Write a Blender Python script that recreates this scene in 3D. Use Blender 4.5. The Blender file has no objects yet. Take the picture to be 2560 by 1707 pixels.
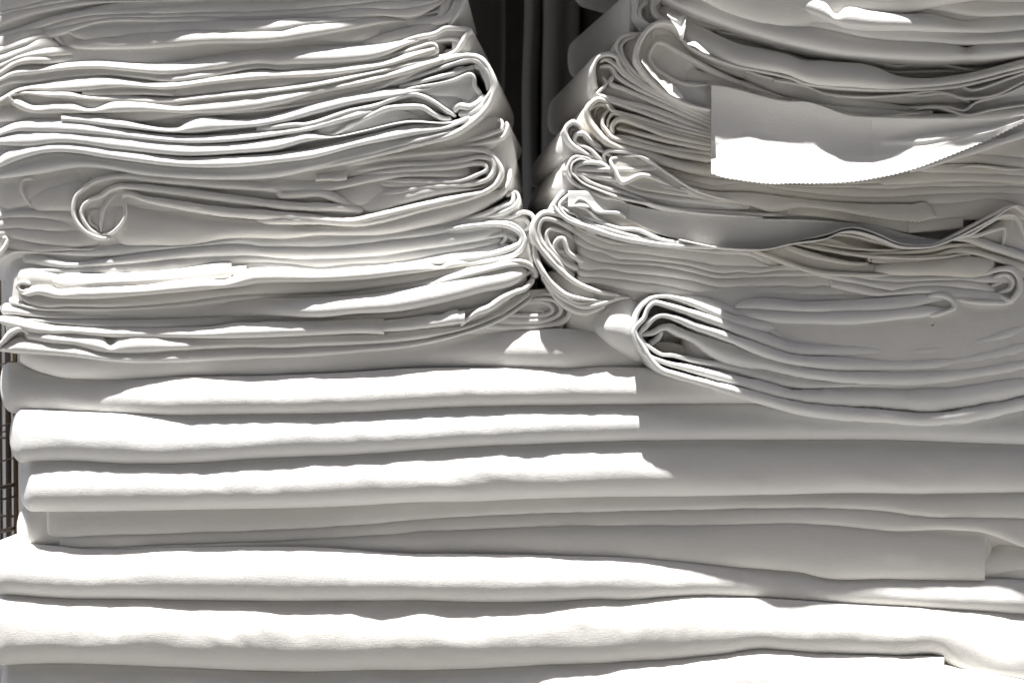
import bpy, math, random
from mathutils import Vector, noise
R = math.radians
scene = bpy.context.scene
COL = scene.collection

# ------------------------------------------------------------------ camera, sky, sun
S = 0.00045          # metres per photograph pixel at the front of the piles
D = 1.50             # camera distance to that plane
cam = bpy.data.cameras.new('camera'); camo = bpy.data.objects.new('camera', cam); COL.objects.link(camo)
camo.location = (0, -D, 0); camo.rotation_euler = (R(90), 0, 0)
cam.sensor_width = 36; cam.lens = 36 * D / (2560 * S)
cam.clip_end = 500
cam.dof.use_dof = True; cam.dof.focus_distance = D - 0.04; cam.dof.aperture_fstop = 5.0
scene.camera = camo
SUN = Vector((-0.09, -0.14, 1.0)).normalized()
elev = math.asin(SUN.z); az = math.atan2(SUN.x, SUN.y)
w = bpy.data.worlds.new('World'); scene.world = w; w.use_nodes = True
nt = w.node_tree; bg = nt.nodes['Background']
sky = nt.nodes.new('ShaderNodeTexSky'); sky.sky_type = 'NISHITA'; sky.sun_disc = False
sky.sun_elevation = elev; sky.sun_rotation = az
sky.air_density = 0.7; sky.dust_density = 3.0; sky.ozone_density = 0.6
nt.links.new(sky.outputs[0], bg.inputs[0]); bg.inputs[1].default_value = 0.05
sun = bpy.data.lights.new('sun', 'SUN'); sun.energy = 5.0; sun.angle = R(0.8); sun.color = (1.0, 0.98, 0.955)
suno = bpy.data.objects.new('sun', sun); COL.objects.link(suno)
suno.rotation_euler = SUN.to_track_quat('Z', 'Y').to_euler(); suno.location = (0, -1, 3)
vs = scene.view_settings; vs.view_transform = 'Standard'; vs.look = 'None'; vs.gamma = 1; vs.exposure = 1.08
scene.cycles.max_bounces = 10; scene.cycles.diffuse_bounces = 6

# ------------------------------------------------------------------ materials
def cloth(name, col, grain=0.32):
    m = bpy.data.materials.new(name); m.use_nodes = True
    n = m.node_tree.nodes; l = m.node_tree.links; p = n['Principled BSDF']
    tc = n.new('ShaderNodeTexCoord')
    def nz(scale, det, vec=None, rough=0.6):
        t = n.new('ShaderNodeTexNoise'); t.inputs['Scale'].default_value = scale
        t.inputs['Detail'].default_value = det; t.inputs['Roughness'].default_value = rough
        l.new(vec or tc.outputs['Object'], t.inputs['Vector']); return t
    mp = n.new('ShaderNodeMapping'); mp.inputs['Scale'].default_value = (110, 1000, 1000)
    l.new(tc.outputs['Object'], mp.inputs[0])
    fib = nz(1.0, 3, mp.outputs[0], 0.7)             # threads running along the cloth
    mp2 = n.new('ShaderNodeMapping'); mp2.inputs['Scale'].default_value = (900, 900, 260)
    l.new(tc.outputs['Object'], mp2.inputs[0])
    fib2 = nz(1.0, 2, mp2.outputs[0], 0.7)           # threads across
    slub = nz(26, 4)
    add = n.new('ShaderNodeMath'); add.operation = 'ADD'
    l.new(fib.outputs[0], add.inputs[0]); l.new(fib2.outputs[0], add.inputs[1])
    b1 = n.new('ShaderNodeBump'); b1.inputs['Strength'].default_value = grain; b1.inputs['Distance'].default_value = 0.0011
    l.new(add.outputs[0], b1.inputs['Height'])
    b2 = n.new('ShaderNodeBump'); b2.inputs['Strength'].default_value = 0.10; b2.inputs['Distance'].default_value = 0.004
    l.new(slub.outputs[0], b2.inputs['Height']); l.new(b1.outputs[0], b2.inputs['Normal'])
    l.new(b2.outputs[0], p.inputs['Normal'])
    tint = nz(7, 5)
    mx = n.new('ShaderNodeMix'); mx.data_type = 'RGBA'
    mx.inputs['A'].default_value = (*col, 1); mx.inputs['B'].default_value = (col[0]*.955, col[1]*.945, col[2]*.925, 1)
    l.new(tint.outputs[0], mx.inputs['Factor'])
    l.new(mx.outputs['Result'], p.inputs['Base Color'])
    p.inputs['Roughness'].default_value = 0.88
    p.inputs['Specular IOR Level'].default_value = 0.25
    p.inputs['Subsurface Weight'].default_value = .3; p.inputs['Subsurface Radius'].default_value = (1, .97, .93); p.inputs['Subsurface Scale'].default_value = .004
    p.inputs['Sheen Weight'].default_value = 0.12; p.inputs['Sheen Roughness'].default_value = 0.5
    return m
M_CLOTH = cloth('white_cotton', (0.82, 0.813, 0.797))
M_WARM = cloth('washed_cotton', (0.81, 0.80, 0.775))
M_COOL = cloth('bleached_cotton', (0.815, 0.817, 0.81))
MAT = [M_CLOTH]
M_CREAM = cloth('cream_cotton', (0.79, 0.765, 0.71))
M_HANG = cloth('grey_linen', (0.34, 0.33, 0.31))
def plain(name, col, rough, metal=0, sc=60):
    m = bpy.data.materials.new(name); m.use_nodes = True
    n = m.node_tree.nodes; l = m.node_tree.links; p = n['Principled BSDF']
    t = n.new('ShaderNodeTexNoise'); t.inputs['Scale'].default_value = sc; t.inputs['Detail'].default_value = 6
    r = n.new('ShaderNodeValToRGB')
    r.color_ramp.elements[0].position = .3; r.color_ramp.elements[0].color = (*[c*.7 for c in col], 1)
    r.color_ramp.elements[1].position = .7; r.color_ramp.elements[1].color = (*[min(1, c*1.25) for c in col], 1)
    l.new(t.outputs[0], r.inputs[0]); l.new(r.outputs[0], p.inputs['Base Color'])
    b = n.new('ShaderNodeBump'); b.inputs['Strength'].default_value = .2; b.inputs['Distance'].default_value = .002
    l.new(t.outputs[0], b.inputs['Height']); l.new(b.outputs[0], p.inputs['Normal'])
    p.inputs['Roughness'].default_value = rough; p.inputs['Metallic'].default_value = metal
    return m
M_WIRE = plain('dark_bronze_metal', (0.06, 0.045, 0.035), .4, .6)
M_BRASS = plain('brown_post_metal', (0.085, 0.055, 0.022), .45, .6)
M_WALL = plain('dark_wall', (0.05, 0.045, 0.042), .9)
M_PALE = plain('pale_plaster', (0.42, 0.42, 0.43), .9, 0, 8)
M_GROUND = plain('pale_paving', (0.19, 0.187, 0.182), .9, 0, 12)
M_SEED = plain('seed_husk', (0.12, 0.09, 0.04), .8)

# ------------------------------------------------------------------ tracing helpers
Z7, Z9 = 700/2350, 900/2352
T = dict(A=(0,0,Z7), B=(640,0,Z7), C=(0,420,Z7), D=(640,420,Z7), E=(1280,0,Z7), F=(1860,0,Z7),
         G=(1280,420,Z7), H=(1860,420,Z7), I=(0,820,Z9), J=(830,820,Z9), K=(1660,820,Z9),
         L=(0,1300,Z9), M=(830,1300,Z9), N=(1660,1300,Z9), O=(0,0,2560/2352), P=(0,0,1.0))
def C(s):
    t = T['P']; out = []
    for w_ in s.split():
        if w_ in T: t = T[w_]
        else:
            a, b = w_.split(','); out.append((t[0] + float(a)*t[2], t[1] + float(b)*t[2]))
    return out
def pch(pts):
    q_ = []
    for p in sorted(pts):
        if q_ and p[0]-q_[-1][0] < min(9, .2*(max(pts)[0]-min(pts)[0])): continue
        q_.append(p)
    pts = q_; xs = [p[0] for p in pts]; ys = [p[1] for p in pts]; n = len(xs)
    if n == 1: return lambda x: ys[0]
    h = [max(1e-3, xs[i+1]-xs[i]) for i in range(n-1)]; dl = [(ys[i+1]-ys[i])/h[i] for i in range(n-1)]
    m = [dl[0]] + [(dl[i-1]*h[i]+dl[i]*h[i-1])/(h[i-1]+h[i]) for i in range(1, n-1)] + [dl[-1]]
    def f(x):
        if x <= xs[0]: return ys[0] + m[0]*(x-xs[0])
        if x >= xs[-1]: return ys[-1] + m[-1]*(x-xs[-1])
        lo, hi = 0, n-1
        while hi-lo > 1:
            k = (lo+hi)//2
            if xs[k] <= x: lo = k
            else: hi = k
        u = (x-xs[lo])/h[lo]; u2 = u*u; u3 = u2*u
        return (2*u3-3*u2+1)*ys[lo] + (u3-2*u2+u)*h[lo]*m[lo] + (-2*u3+3*u2)*ys[hi] + (u3-u2)*h[lo]*m[hi]
    return f
def lin(v):
    if not isinstance(v, (list, tuple)): return lambda x: v
    f = pch(v); lo = min(v)[0]; hi = max(v)[0]
    return lambda x: f(min(max(x, lo), hi))
def W(px, py, d):                        # picture position and forward distance -> place in the room
    k = (D - d*S)/D
    return ((px-1280)*S*k, -d*S, -(py-853.5)*S*k)
def smooth_path(pts, step):
    q_ = [pts[0]]
    for p in pts[1:]:
        if (Vector(p)-Vector(q_[-1])).length > 2.5: q_.append(p)
    pts = q_; n = len(pts); P = [Vector(p) for p in pts]; out = []
    for i in range(n-1):
        p1, p2 = P[i], P[i+1]
        p0 = P[i-1] if i else p1*2-p2
        p3 = P[i+2] if i+2 < n else p2*2-p1
        t0 = 0; t1 = max(1e-3, (p1-p0).length**.5); t2 = t1+max(1e-3, (p2-p1).length**.5); t3 = t2+max(1e-3, (p3-p2).length**.5)
        k = max(1, int((p2-p1).length/step))
        for j in range(k):
            t = t1+(t2-t1)*j/k
            A1 = p0*((t1-t)/(t1-t0))+p1*((t-t0)/(t1-t0)); A2 = p1*((t2-t)/(t2-t1))+p2*((t-t1)/(t2-t1)); A3 = p2*((t3-t)/(t3-t2))+p3*((t-t2)/(t3-t2))
            B1 = A1*((t2-t)/(t2-t0))+A2*((t-t0)/(t2-t0)); B2 = A2*((t3-t)/(t3-t1))+A3*((t-t1)/(t3-t1))
            out.append(B1*((t2-t)/(t2-t1))+B2*((t-t1)/(t2-t1)))
    out.append(P[-1]); return out

# ------------------------------------------------------------------ object helpers
def link(o, parent=None):
    COL.objects.link(o)
    if parent is not None:
        o.parent = parent; o.matrix_parent_inverse = parent.matrix_basis.inverted()
    return o
def mesh_obj(name, verts, faces, mat, parent=None, flat=()):
    me = bpy.data.meshes.new(name); me.from_pydata(verts, [], faces); me.materials.append(mat)
    flat = set(flat)
    me.polygons.foreach_set('use_smooth', [i not in flat for i in range(len(faces))]); me.update()
    return link(bpy.data.objects.new(name, me), parent)
def sheet(name, label, px, py, group=None, cat='folded sheet'):
    MAT[0] = (M_CLOTH, M_WARM, M_CLOTH, M_COOL)[len(label) % 4]
    o = bpy.data.objects.new(name, None); o.empty_display_size = .02
    x, y, z = W(px, py, 0); o.location = (x, .12, z)
    o['label'] = label; o['category'] = cat
    if group: o['group'] = group
    COL.objects.link(o); return o
def tag(o, label=None, cat=None, kind=None, group=None):
    if label: o['label'] = label
    if cat: o['category'] = cat
    if kind: o['kind'] = kind
    if group: o['group'] = group
    return o

def loft(name, rows, closed_caps, mat, parent):
    """rows: list of equal length vertex rows -> one skin, ends closed"""
    n = len(rows[0]); verts = [v for r in rows for v in r]; faces = []
    for i in range(len(rows)-1):
        for j in range(n-1):
            a = i*n+j; faces.append((a, a+n, a+n+1, a+1))
    flat = []
    if closed_caps:
        for r, rev in ((rows[0], False), (rows[-1], True)):
            b = len(verts); verts += r; f = list(range(b, b+n))
            flat.append(len(faces)); faces.append(tuple(f[::-1] if rev else f))
    return mesh_obj(name, verts, faces, mat, parent, flat)

SEED = [3]; OFF = [0]; MODE = ['']
def SQ(v):
    if MODE[0] == 'left': return 14+v*.53 if v < 30 else 30+(v-30)*.52
    return v
def layer(par, top, bot, d=0, x=None, ends='rr', b=None, mat=None, back=560, skew=0, wob=2.0, wr=0.0,
          name='fold_layer', step=6, nc=12, p=.88, er=None, es=12, lab=None, jag=0, sag=.14):
    """a folded edge: rounded front between an upper and a lower crease, running back into the pile"""
    SEED[0] += 1; sd = SEED[0]*7.31
    tp = C(top) if isinstance(top, str) else top; bt = C(bot) if isinstance(bot, str) else bot
    ft, fb, fd0 = pch(tp), pch(bt), lin(d); off = OFF[0]; fd = (lambda q: SQ(fd0(q)+off))
    if x is None: x = (max(min(q[0] for q in tp), min(q[0] for q in bt)), min(max(q[0] for q in tp), max(q[0] for q in bt)))
    x0, x1 = x; L = x1-x0; n = max(4, int(L/step))
    xs = [x0+L*i/n for i in range(n+1)]
    hm = max(4, fb((x0+x1)/2)-ft((x0+x1)/2)); e = er or min(hm*0.6, L*.3)
    if 'r' in ends:                      # finer steps round the ends
        ex = []
        for k in range(1, 6):
            u = 1-math.cos(k/6*math.pi/2)
            if ends[0] == 'r': ex.append(x0+e*u)
            if ends[1] == 'r': ex.append(x1-e*u)
        xs = sorted(set(xs+ex))
    if MODE[0] == 'left' and max(fd0(x0+1), fd0((x0+x1)/2), fd0(x1-1)) >= 32: b = (b or 12)*1.5; p = max(p, 1.0); sag = max(sag, .32)
    rows = []
    for xx in xs:
        t, bo = ft(xx), fb(xx)
        if bo-t < 1.5: m_ = (t+bo)/2; t, bo = m_-.75, m_+.75
        k = 1.0
        if ends[0] == 'r' and xx < x0+e: k = min(k, math.sqrt(max(0, 1-((x0+e-xx)/e)**2)))
        if ends[1] == 'r' and xx > x1-e: k = min(k, math.sqrt(max(0, 1-((xx-x1+e)/e)**2)))
        k = max(k, .04)
        mid = (t+bo)/2; h = (bo-t)*k; h += 2*min(.13*h, 5)
        bb = (b if b is not None else min(.62*(bo-t), 34))
        dd = fd(xx) + wob*(noise.noise((xx*.011, sd, 0))*1.6 + noise.noise((xx*.035, sd, 5))*.7) - (1-k)*bb*1.1 - (es*max(0, 1-(xx-x0)/90)**2 if ends[0] == 'r' else 0) - (es*max(0, 1-(x1-xx)/90)**2 if ends[1] == 'r' else 0)
        row = []
        lo = -h/2; 
        row.append(W(xx, mid-h/2, dd-bb)[:1] + (back*S,) + W(xx, mid-h/2, dd-bb)[2:])
        for q in (70, 16):
            v = W(xx, mid-h/2, dd-bb); row.append((v[0]+skew*S*q/back, v[1]+q*S, v[2]))
        for j in range(nc+1):
            th = -math.pi/2+math.pi*j/nc; s_, c_ = math.sin(th), math.cos(th)
            zz = mid + h/2*((abs(s_)**p)*(1 if s_ > 0 else -1) + sag*c_*c_)
            yy = dd-bb+bb*k*(c_**(1/p) if c_ > 1e-6 else 0)
            if wr:
                a_ = max(0, c_)**.5
                g = noise.noise((xx*.006+zz*.004, (zz-mid)*.010, sd)) + 0.45*max(0, noise.noise((xx*.009-zz*.009, (zz-mid)*.014, sd+9))-.12)*2 + .10*noise.noise((xx*.035, (zz-mid)*.03, sd+19))
                yy += wr*g*a_
            if jag and j > nc*.75: zz += jag*((xx*.21) % 1-.5)
            row.append(W(xx, zz, yy))
        for q in (16, 70):
            v = W(xx, mid+h/2, dd-bb); row.append((v[0]+skew*S*q/back, v[1]+q*S, v[2]))
        v = W(xx, mid+h/2, dd-bb); row.append((v[0], back*S, v[2]))
        row[0] = (row[0][0]+skew*S, row[0][1], row[0][2]); row[-1] = (row[-1][0]+skew*S, row[-1][1], row[-1][2])
        rows.append(row)
    o = loft(name, rows, True, mat or MAT[0], par)
    if lab: o['label'] = lab
    return o

def ribbon(par, path, th, d=0, back=420, skew=0, mat=None, name='folded_edge', step=4, wob=1.5, nc=8, b=None, lab=None, sinks=(16, 16), slope=0):
    """cloth seen end-on: a strip that follows a path across the picture, with its raw front edge rounded"""
    SEED[0] += 1; sd = SEED[0]*5.17
    pts = smooth_path(C(path) if isinstance(path, str) else path, step); t3 = len(pts[0]) > 2; n = len(pts); rows = []
    L = [0]
    for i in range(1, n): L.append(L[-1]+((pts[i].to_2d()-pts[i-1].to_2d()) if t3 else (pts[i]-pts[i-1])).length)
    fth = lin([(u*L[-1], v) for u, v in th]) if isinstance(th, list) else (lambda s: th)
    fd = lin([(u*L[-1], v) for u, v in d]) if isinstance(d, list) else (lambda s: d)
    def sink(s_):
        a_, b_ = max(0, 1-s_/80)**2, max(0, 1-(L[-1]-s_)/80)**2
        return sinks[0]*a_+sinks[1]*b_
    for i in range(n):
        a = pts[max(0, i-1)]; c = pts[min(n-1, i+1)]; tg = (c.to_2d()-a.to_2d()) if t3 else (c-a); tg = tg.normalized() if tg.length > 1e-6 else Vector((1, 0))
        nv = Vector((-tg.y, tg.x)); s = L[i]; t = (pts[i][2] if t3 else fth(s))*(1+.22*noise.noise((s*.02, sd, 3))+.12*noise.noise((s*.09, sd, 8)))
        e = min(s, L[-1]-s); k = 1 if e > t/2 else max(.3, math.sqrt(max(0, 1-(1-e/(t/2))**2)))
        t *= k
        for e_, q_ in ((s, sinks[0]), (L[-1]-s, sinks[1])):
            if q_ > 20: t *= .35+.65*min(1, e_/80)
        dd = SQ(fd(s))-sink(s)+wob*(noise.noise((s*.012, sd, 0))*1.5+noise.noise((s*.045, sd, 7))*.8)
        bb = (b or .55)*t; row = []
        def P_(off, y, sk=0):
            q = (pts[i].to_2d() if t3 else pts[i])+nv*off; v = W(q.x, q.y, y); return v
        for q in (back, 60, 12):
            v = P_(-t/2, dd-bb); row.append((v[0]+skew*S*q/back, v[1]+q*S, v[2]+slope*S*q/back))
        for j in range(nc+1):
            a_ = -math.pi/2+math.pi*j/nc
            row.append(P_(t/2*math.sin(a_), dd-bb+bb*math.cos(a_)))
        for q in (12, 60, back):
            v = P_(t/2, dd-bb); row.append((v[0]+skew*S*q/back, v[1]+q*S, v[2]+slope*S*q/back))
        rows.append(row)
    o = loft(name, rows, True, mat or MAT[0], par)
    if lab: o['label'] = lab
    return o

def flap(par, top, bot, x, fn, mat=None, name='flap', nv=40, step=5, th=3.0, jag=0, lab=None):
    """a single ply hanging or curling: grid from an upper to a lower edge, fn(x,v)-> forward distance"""
    ft, fb = pch(C(top)), pch(C(bot)); x0, x1 = x; n = int((x1-x0)/step)
    F, Bk = [], []
    for i in range(n+1):
        xx = x0+(x1-x0)*i/n; t, bo = ft(xx), fb(xx)
        for j in range(nv+1):
            v = j/nv; zz = t+(bo-t)*v; dd = fn(xx, v)
            ee = min(1, (i/1.5), (n-i)/1.5)
            if jag: zz += jag*(abs(((xx/11.0) % 1)-.5)*2-.5)*max(0, (v-.93)/.07)
            xo = xx + (jag*.5*noise.noise((zz*.3, 1, 1)) if i == 0 else 0)
            F.append(W(xo, zz, dd)); Bk.append(W(xo, zz, dd-th))
    m = nv+1; verts = F+Bk; N = len(F); faces = []
    for i in range(n):
        for j in range(nv):
            a = i*m+j; faces.append((a, a+1, a+m+1, a+m)); faces.append((N+a, N+a+m, N+a+m+1, N+a+1))
    ring = [i*m for i in range(n+1)]+[n*m+j for j in range(1, m)]+[i*m+nv for i in range(n-1, -1, -1)]+[j for j in range(nv-1, 0, -1)]
    for q in range(len(ring)):
        a, c = ring[q], ring[(q+1) % len(ring)]; faces.append((a, c, N+c, N+a))
    o = mesh_obj(name, verts, faces, mat or M_CLOTH, par)
    if lab: o['label'] = lab
    return o

# ================================================================== SETTING
def box(name, x0, x1, y0, y1, z0, z1, mat, parent=None):
    v = [(x, y, z) for x in (x0, x1) for y in (y0, y1) for z in (z0, z1)]
    f = [(0,1,3,2), (4,6,7,5), (0,4,5,1), (2,3,7,6), (0,2,6,4), (1,5,7,3)]
    return mesh_obj(name, v, f, mat, parent, range(6))
g = box('ground', -14, 14, -14, 14, -.90, -.86, M_GROUND); g['kind'] = 'structure'
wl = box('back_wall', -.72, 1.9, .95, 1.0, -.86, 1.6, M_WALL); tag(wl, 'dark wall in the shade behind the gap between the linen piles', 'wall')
us = box('added_shade_board', -.60, 1.6, -.055, .95, .66, .69, M_WIRE); tag(us, 'added dark board above the picture, unseen, shading the back of the linen piles', 'shelf')  # added out of view to keep sun off the gap and pile backs
ow = box('added_sky_blocker', -7, 7, -3.6, -3.3, -.86, 5.2, M_WALL); tag(ow, 'added dark wall behind the camera, unseen, holding back low sky light', 'wall')  # added behind the camera to cut the sky fill from the front
sh = box('shelf_board', -1.0, 1.5, -.02, .62, -.86, -.55, M_WIRE)
tag(sh, 'dark board the whole pile of linen rests on', 'shelf')

# ================================================================== BOTTOM PILE: wide folds lying across
OFF[0] = 62
WG = 'wide sheets folded flat at the bottom of the pile'
def wide(label, py): return sheet('folded_sheet', label, 1280, py, WG)
cr0 = 'I 60,140 130,205 I 140,270 350,300 620,325 1100,330 1700,325 2352,300 J 400,285 1000,272 1400,262 2090,275 K 600,275 1400,290 2352,300'
cr1 = 'I -100,470 100,545 500,560 830,570 1400,560 2352,545 J 200,545 800,510 1400,500 2000,490 2352,487 K 550,485 1400,490 2500,500'
cr2 = 'I -40,880 160,865 400,860 850,880 1100,880 1700,845 2352,820 J 400,805 660,785 1000,765 1500,745 2000,728 2352,722 K 600,722 1500,722 2100,745 2500,755'
cr3 = 'I 0,1190 200,1185 400,1188 1200,1175 2352,1145 J 500,1125 950,1118 1150,1108 1800,1090 2352,1088 K 700,1085 1100,1078 1700,1082 2352,1075 2500,1072'
cr4 = 'I 320,1360 900,1345 1500,1325 2352,1280 J 800,1230 1500,1200 2352,1180 K 900,1172 1400,1185 1700,1225 2352,1235 2500,1236'
cr5 = 'I 300,1438 500,1436 900,1420 1700,1390 2352,1360 J 800,1320 1500,1295 2352,1285 K 1100,1275 1450,1310 1900,1310 2110,1330 2300,1400'
cr6 = 'I -80,1400 60,1398 200,1425 380,1440 590,1455 1200,1445 2352,1468 J 300,1480 800,1490 1500,1500 2352,1525 K 700,1565 N 400,290 930,335 990,352 1480,370 2050,385 2352,400 2500,410'
cr7 = 'L -80,480 80,490 350,505 1000,512 1700,520 2352,515 M 500,512 1000,525 1500,520 1700,512 1900,518 2352,500 N 600,515 1200,555 2352,612 2500,620'
cr8 = 'L -80,940 0,935 400,925 1000,945 2100,980 2352,975 M 700,972 1300,950 2352,905 N 400,885 640,850 800,865 1500,900 1830,925 1900,990 2352,1150'
s = wide('top wide fold of the bottom pile, half covered by the two tall piles', 870)
layer(s, 'I 130,60 900,60 2352,10 J 900,10 1500,16 1650,24 2000,40 K 600,0 2352,0', cr0, [(40, -24), (700, -20), (1250, -14), (1340, 2), (1420, 12), (1480, -8), (2560, -16)], (50, 2600), 'cr', b=46, p=1.15, wr=2.0, nc=22, wob=2)
s = wide('wide fold bulging out at its left end, above the roll with the rounded end', 980)
layer(s, 'I -100,230 40,232 130,262 350,296 620,321 1100,326 1700,321 2352,296 J 400,281 1000,268 1400,258 2090,271 K 600,271 1400,286 2352,296', cr1, [(0, -42), (220, -34), (480, 14), (700, 18), (1600, 18), (2000, 4), (2560, 0)], (0, 2600), 'rr', b=56, p=1.0, wr=4, sag=.3, nc=24, er=26)
s = wide('thick smooth roll with a rounded left end beside the metal rack', 1090)
layer(s, 'I -100,540 100,543 500,558 830,568 1400,558 2352,543 J 200,543 800,508 1400,498 2000,488 2352,485 K 550,483 1400,488 2500,498', cr2, [(0, 20), (1620, 19), (2000, 0), (2560, -14)], (24, 2600), 'rr', b=60, p=1.0, wr=4, sag=.3, nc=28, er=34)
s = wide('thick wrinkled roll just under the smooth one, lit along its top', 1210)
layer(s, 'I -40,878 160,863 400,858 850,878 1100,878 1700,843 2352,818 J 400,803 660,783 1000,763 1500,743 2000,726 2352,720 K 600,720 1500,720 2100,743 2500,753', cr3, [(0, 25), (1650, 22), (1950, 2), (2560, -14)], (48, 2600), 'rr', b=62, p=1.0, wr=5, sag=.3, nc=28, er=34)
s = wide('shaded sheet of three thin folds with a cut right end', 1340)
layer(s, 'I 100,1170 1200,1175 2352,1145', 'I 100,1440 1200,1440 2352,1460', -26, (42, 900), 'rc', b=30, er=34)
layer(s, 'I 200,1175 1200,1171 2352,1141 J 500,1121 1150,1104 1800,1086 K 700,1081 1700,1078 2500,1070', cr4, [(100, -10), (2560, -30)], (112, 2600), 'rr', b=20, p=.8, wr=3, nc=18, er=10)
layer(s, cr4, cr5, [(150, -14), (2560, -34)], (145, 2600), 'rr', b=14, p=.85, wr=2, nc=14, er=10)
layer(s, cr5, cr6, [(150, -14), (1500, -14), (2100, -26), (2480, -42)], (150, 2462), 'rc', b=24, p=.85, wr=3, nc=20, er=20)
layer(s, 'K 2050,1350 2110,1365 2135,1385 2200,1420', 'N 2050,380 2110,350 2150,320 2200,310', -46, (2440, 2476), 'cr', b=12, er=16)
layer(s, 'K 2050,1370 2110,1385 2145,1405 2200,1430', 'N 2050,360 2110,340 2165,310 2200,300', -50, (2440, 2486), 'cr', b=12, er=14)
layer(s, 'N 2100,230 2170,185 2250,178 2352,200 2500,225', 'N 2100,335 2180,330 2300,312 2500,300', -56, (2450, 2600), 'cr', b=14)
layer(s, 'K 1900,1200 2352,1230 2500,1230', 'N 1900,380 2352,400 2500,410', -70, (2380, 2600), 'cr', b=16)
s = wide('wide sunlit roll reaching both picture edges, below the cut fold', 1430)
layer(s, 'I -80,1396 60,1394 200,1421 380,1436 590,1451 1200,1441 2352,1464 J 300,1476 800,1486 1500,1496 2352,1521 K 700,1561 N 400,286 930,331 1010,350 1480,366 2050,381 2352,396 2500,406', cr7, [(0, 30), (1500, 30), (1950, -24), (2560, -32)], (-30, 2600), 'rr', b=60, p=1.0, wr=4, sag=.28, nc=28, er=40)
s = wide('thickest sunlit roll with a puckered crease on its right half', 1580)
layer(s, 'L -80,476 80,486 350,501 1000,508 1700,516 2352,511 M 500,508 1000,521 1500,516 1700,508 1900,514 2352,496 N 600,511 1200,551 2352,608 2500,616', cr8, [(0, 55), (1600, 46), (2560, 2)], (-30, 2620), 'rr', b=76, p=1.0, wr=7, sag=.26, nc=34, er=40)
s = wide('lowest sheet at the bottom edge with a square right end in the sun', 1690)
layer(s, 'L -40,935 400,920 1000,940 2100,975 M 0,970 700,967 1300,945 2352,900 N 400,880 640,845 800,860 1500,895 1840,900', 'L -40,1400 M 0,1420 N 0,1400 1840,1400',
      [(0, 34), (800, 40), (1300, 50), (1700, 60), (2360, 52)], (0, 2360), 'rc', b=60, p=1.0, wr=7, nc=30, er=18)
layer(s, 'N 1700,960 1900,985 2100,1060', 'N 1700,1300 2000,1300 2100,1300', 60, (2340, 2440), 'cc', b=30)
layer(s, 'N 1700,980 2100,1010 2352,1064', 'N 1700,1300 2000,1300 2500,1300', 48, (2340, 2600), 'cc', b=30)

OFF[0] = 0; MODE[0] = 'left'
# ================================================================== LEFT PILE
LG = 'folded sheets in the left pile'
def left(label, py, px=600): return sheet('folded_sheet', label, px, py, LG)

# first layer: unseen overhang above the picture, added to shade the folds below
s = left('topmost shaded sheet of the left pile, cut off by the upper picture edge', 20)
layer(s, 'P -40,-300 600,-300 1150,-300', 'P -40,-8 300,-30 800,-34 1120,-40', [(0, 16), (150, 46), (900, 46), (1000, 20), (1130, 6)], (-60, 1150), 'rr', b=26, er=40, name='fold_layer')
layer(s, 'A -60,-60 700,-60 2350,-60 B 1400,-60 1700,-90', 'A -60,115 200,55 350,12 700,-25 2350,-30 B 1300,-30 1600,-40', 12, (-18, 1150), 'rr', b=8)
layer(s, 'A -60,115 200,53 350,10 700,-27 2350,-32 B 1300,-32 1600,-40', 'A -60,150 0,130 300,62 600,12 1100,5 2350,-8 B 1000,-15 1650,-20', 12, (-18, 1145), 'rr', b=7)
layer(s, 'A -60,150 0,128 300,60 600,10 1100,3 2350,-10 B 1000,-17 1650,-20', 'A -60,235 0,210 200,140 440,85 700,42 1360,12 2350,-2 B 400,-5 1000,-10', 14, (-18, 1000), 'rr', b=8)
layer(s, 'A -60,290 0,282 200,225 430,150 700,95 1000,68 1300,57 1600,28 2000,10', 'A -60,330 0,318 300,240 450,195 770,130 1100,120 1600,104 2350,88 B 500,62 1000,18 1370,0 1600,-10', 7, (-18, 1130), 'rr', b=7)
layer(s, 'A 430,148 700,93 1000,66 1300,55 1600,26 2000,8 2350,10 B 400,-2', 'A 430,200 770,130 1100,120 1600,104 2350,88 B 500,62 1000,18 1370,0 1600,-10', 9, (130, 1100), 'cr', b=7)
layer(s, 'A 200,230 450,180 700,90 1360,13 2350,8 B 500,-4 1000,-10', 'A 200,290 450,195 770,128 1100,118 1600,102 2350,86 B 500,60 1000,16 1370,-2', 5, (60, 1060), 'rr', b=6)
layer(s, 'A 230,240 450,195 770,130 1100,120 1600,104 2350,88 B 500,62 1000,18 1370,0 1600,-12', 'A 230,300 450,245 780,172 1400,146 2350,131 B 500,110 900,72 1350,60 1560,2 1640,-20', 8, (68, 1125), 'rr', b=7, er=6)
layer(s, 'A 230,300 450,245 780,170 1400,144 2350,129 B 500,108 900,70 1350,58 1560,0 1640,-20', 'A 230,330 460,300 800,200 1400,182 2350,176 B 300,168 600,158 1000,128 1400,112 1560,30', 9, (68, 1118), 'rr', b=7)
layer(s, 'A 230,320 460,265 800,197 1400,179 2350,173 B 300,165 600,155 1000,125 1300,118 1500,90 1600,20', 'A 460,272 560,262 680,322 950,305 1300,283 1800,266 2350,256 B 400,216 700,187 1000,143 1400,118 1500,112',
      [(100, 4), (440, 8), (560, 31), (800, 31), (880, 8), (1120, 4)], (136, 1118), 'rr', b=9, er=10, wr=1.5)
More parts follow.
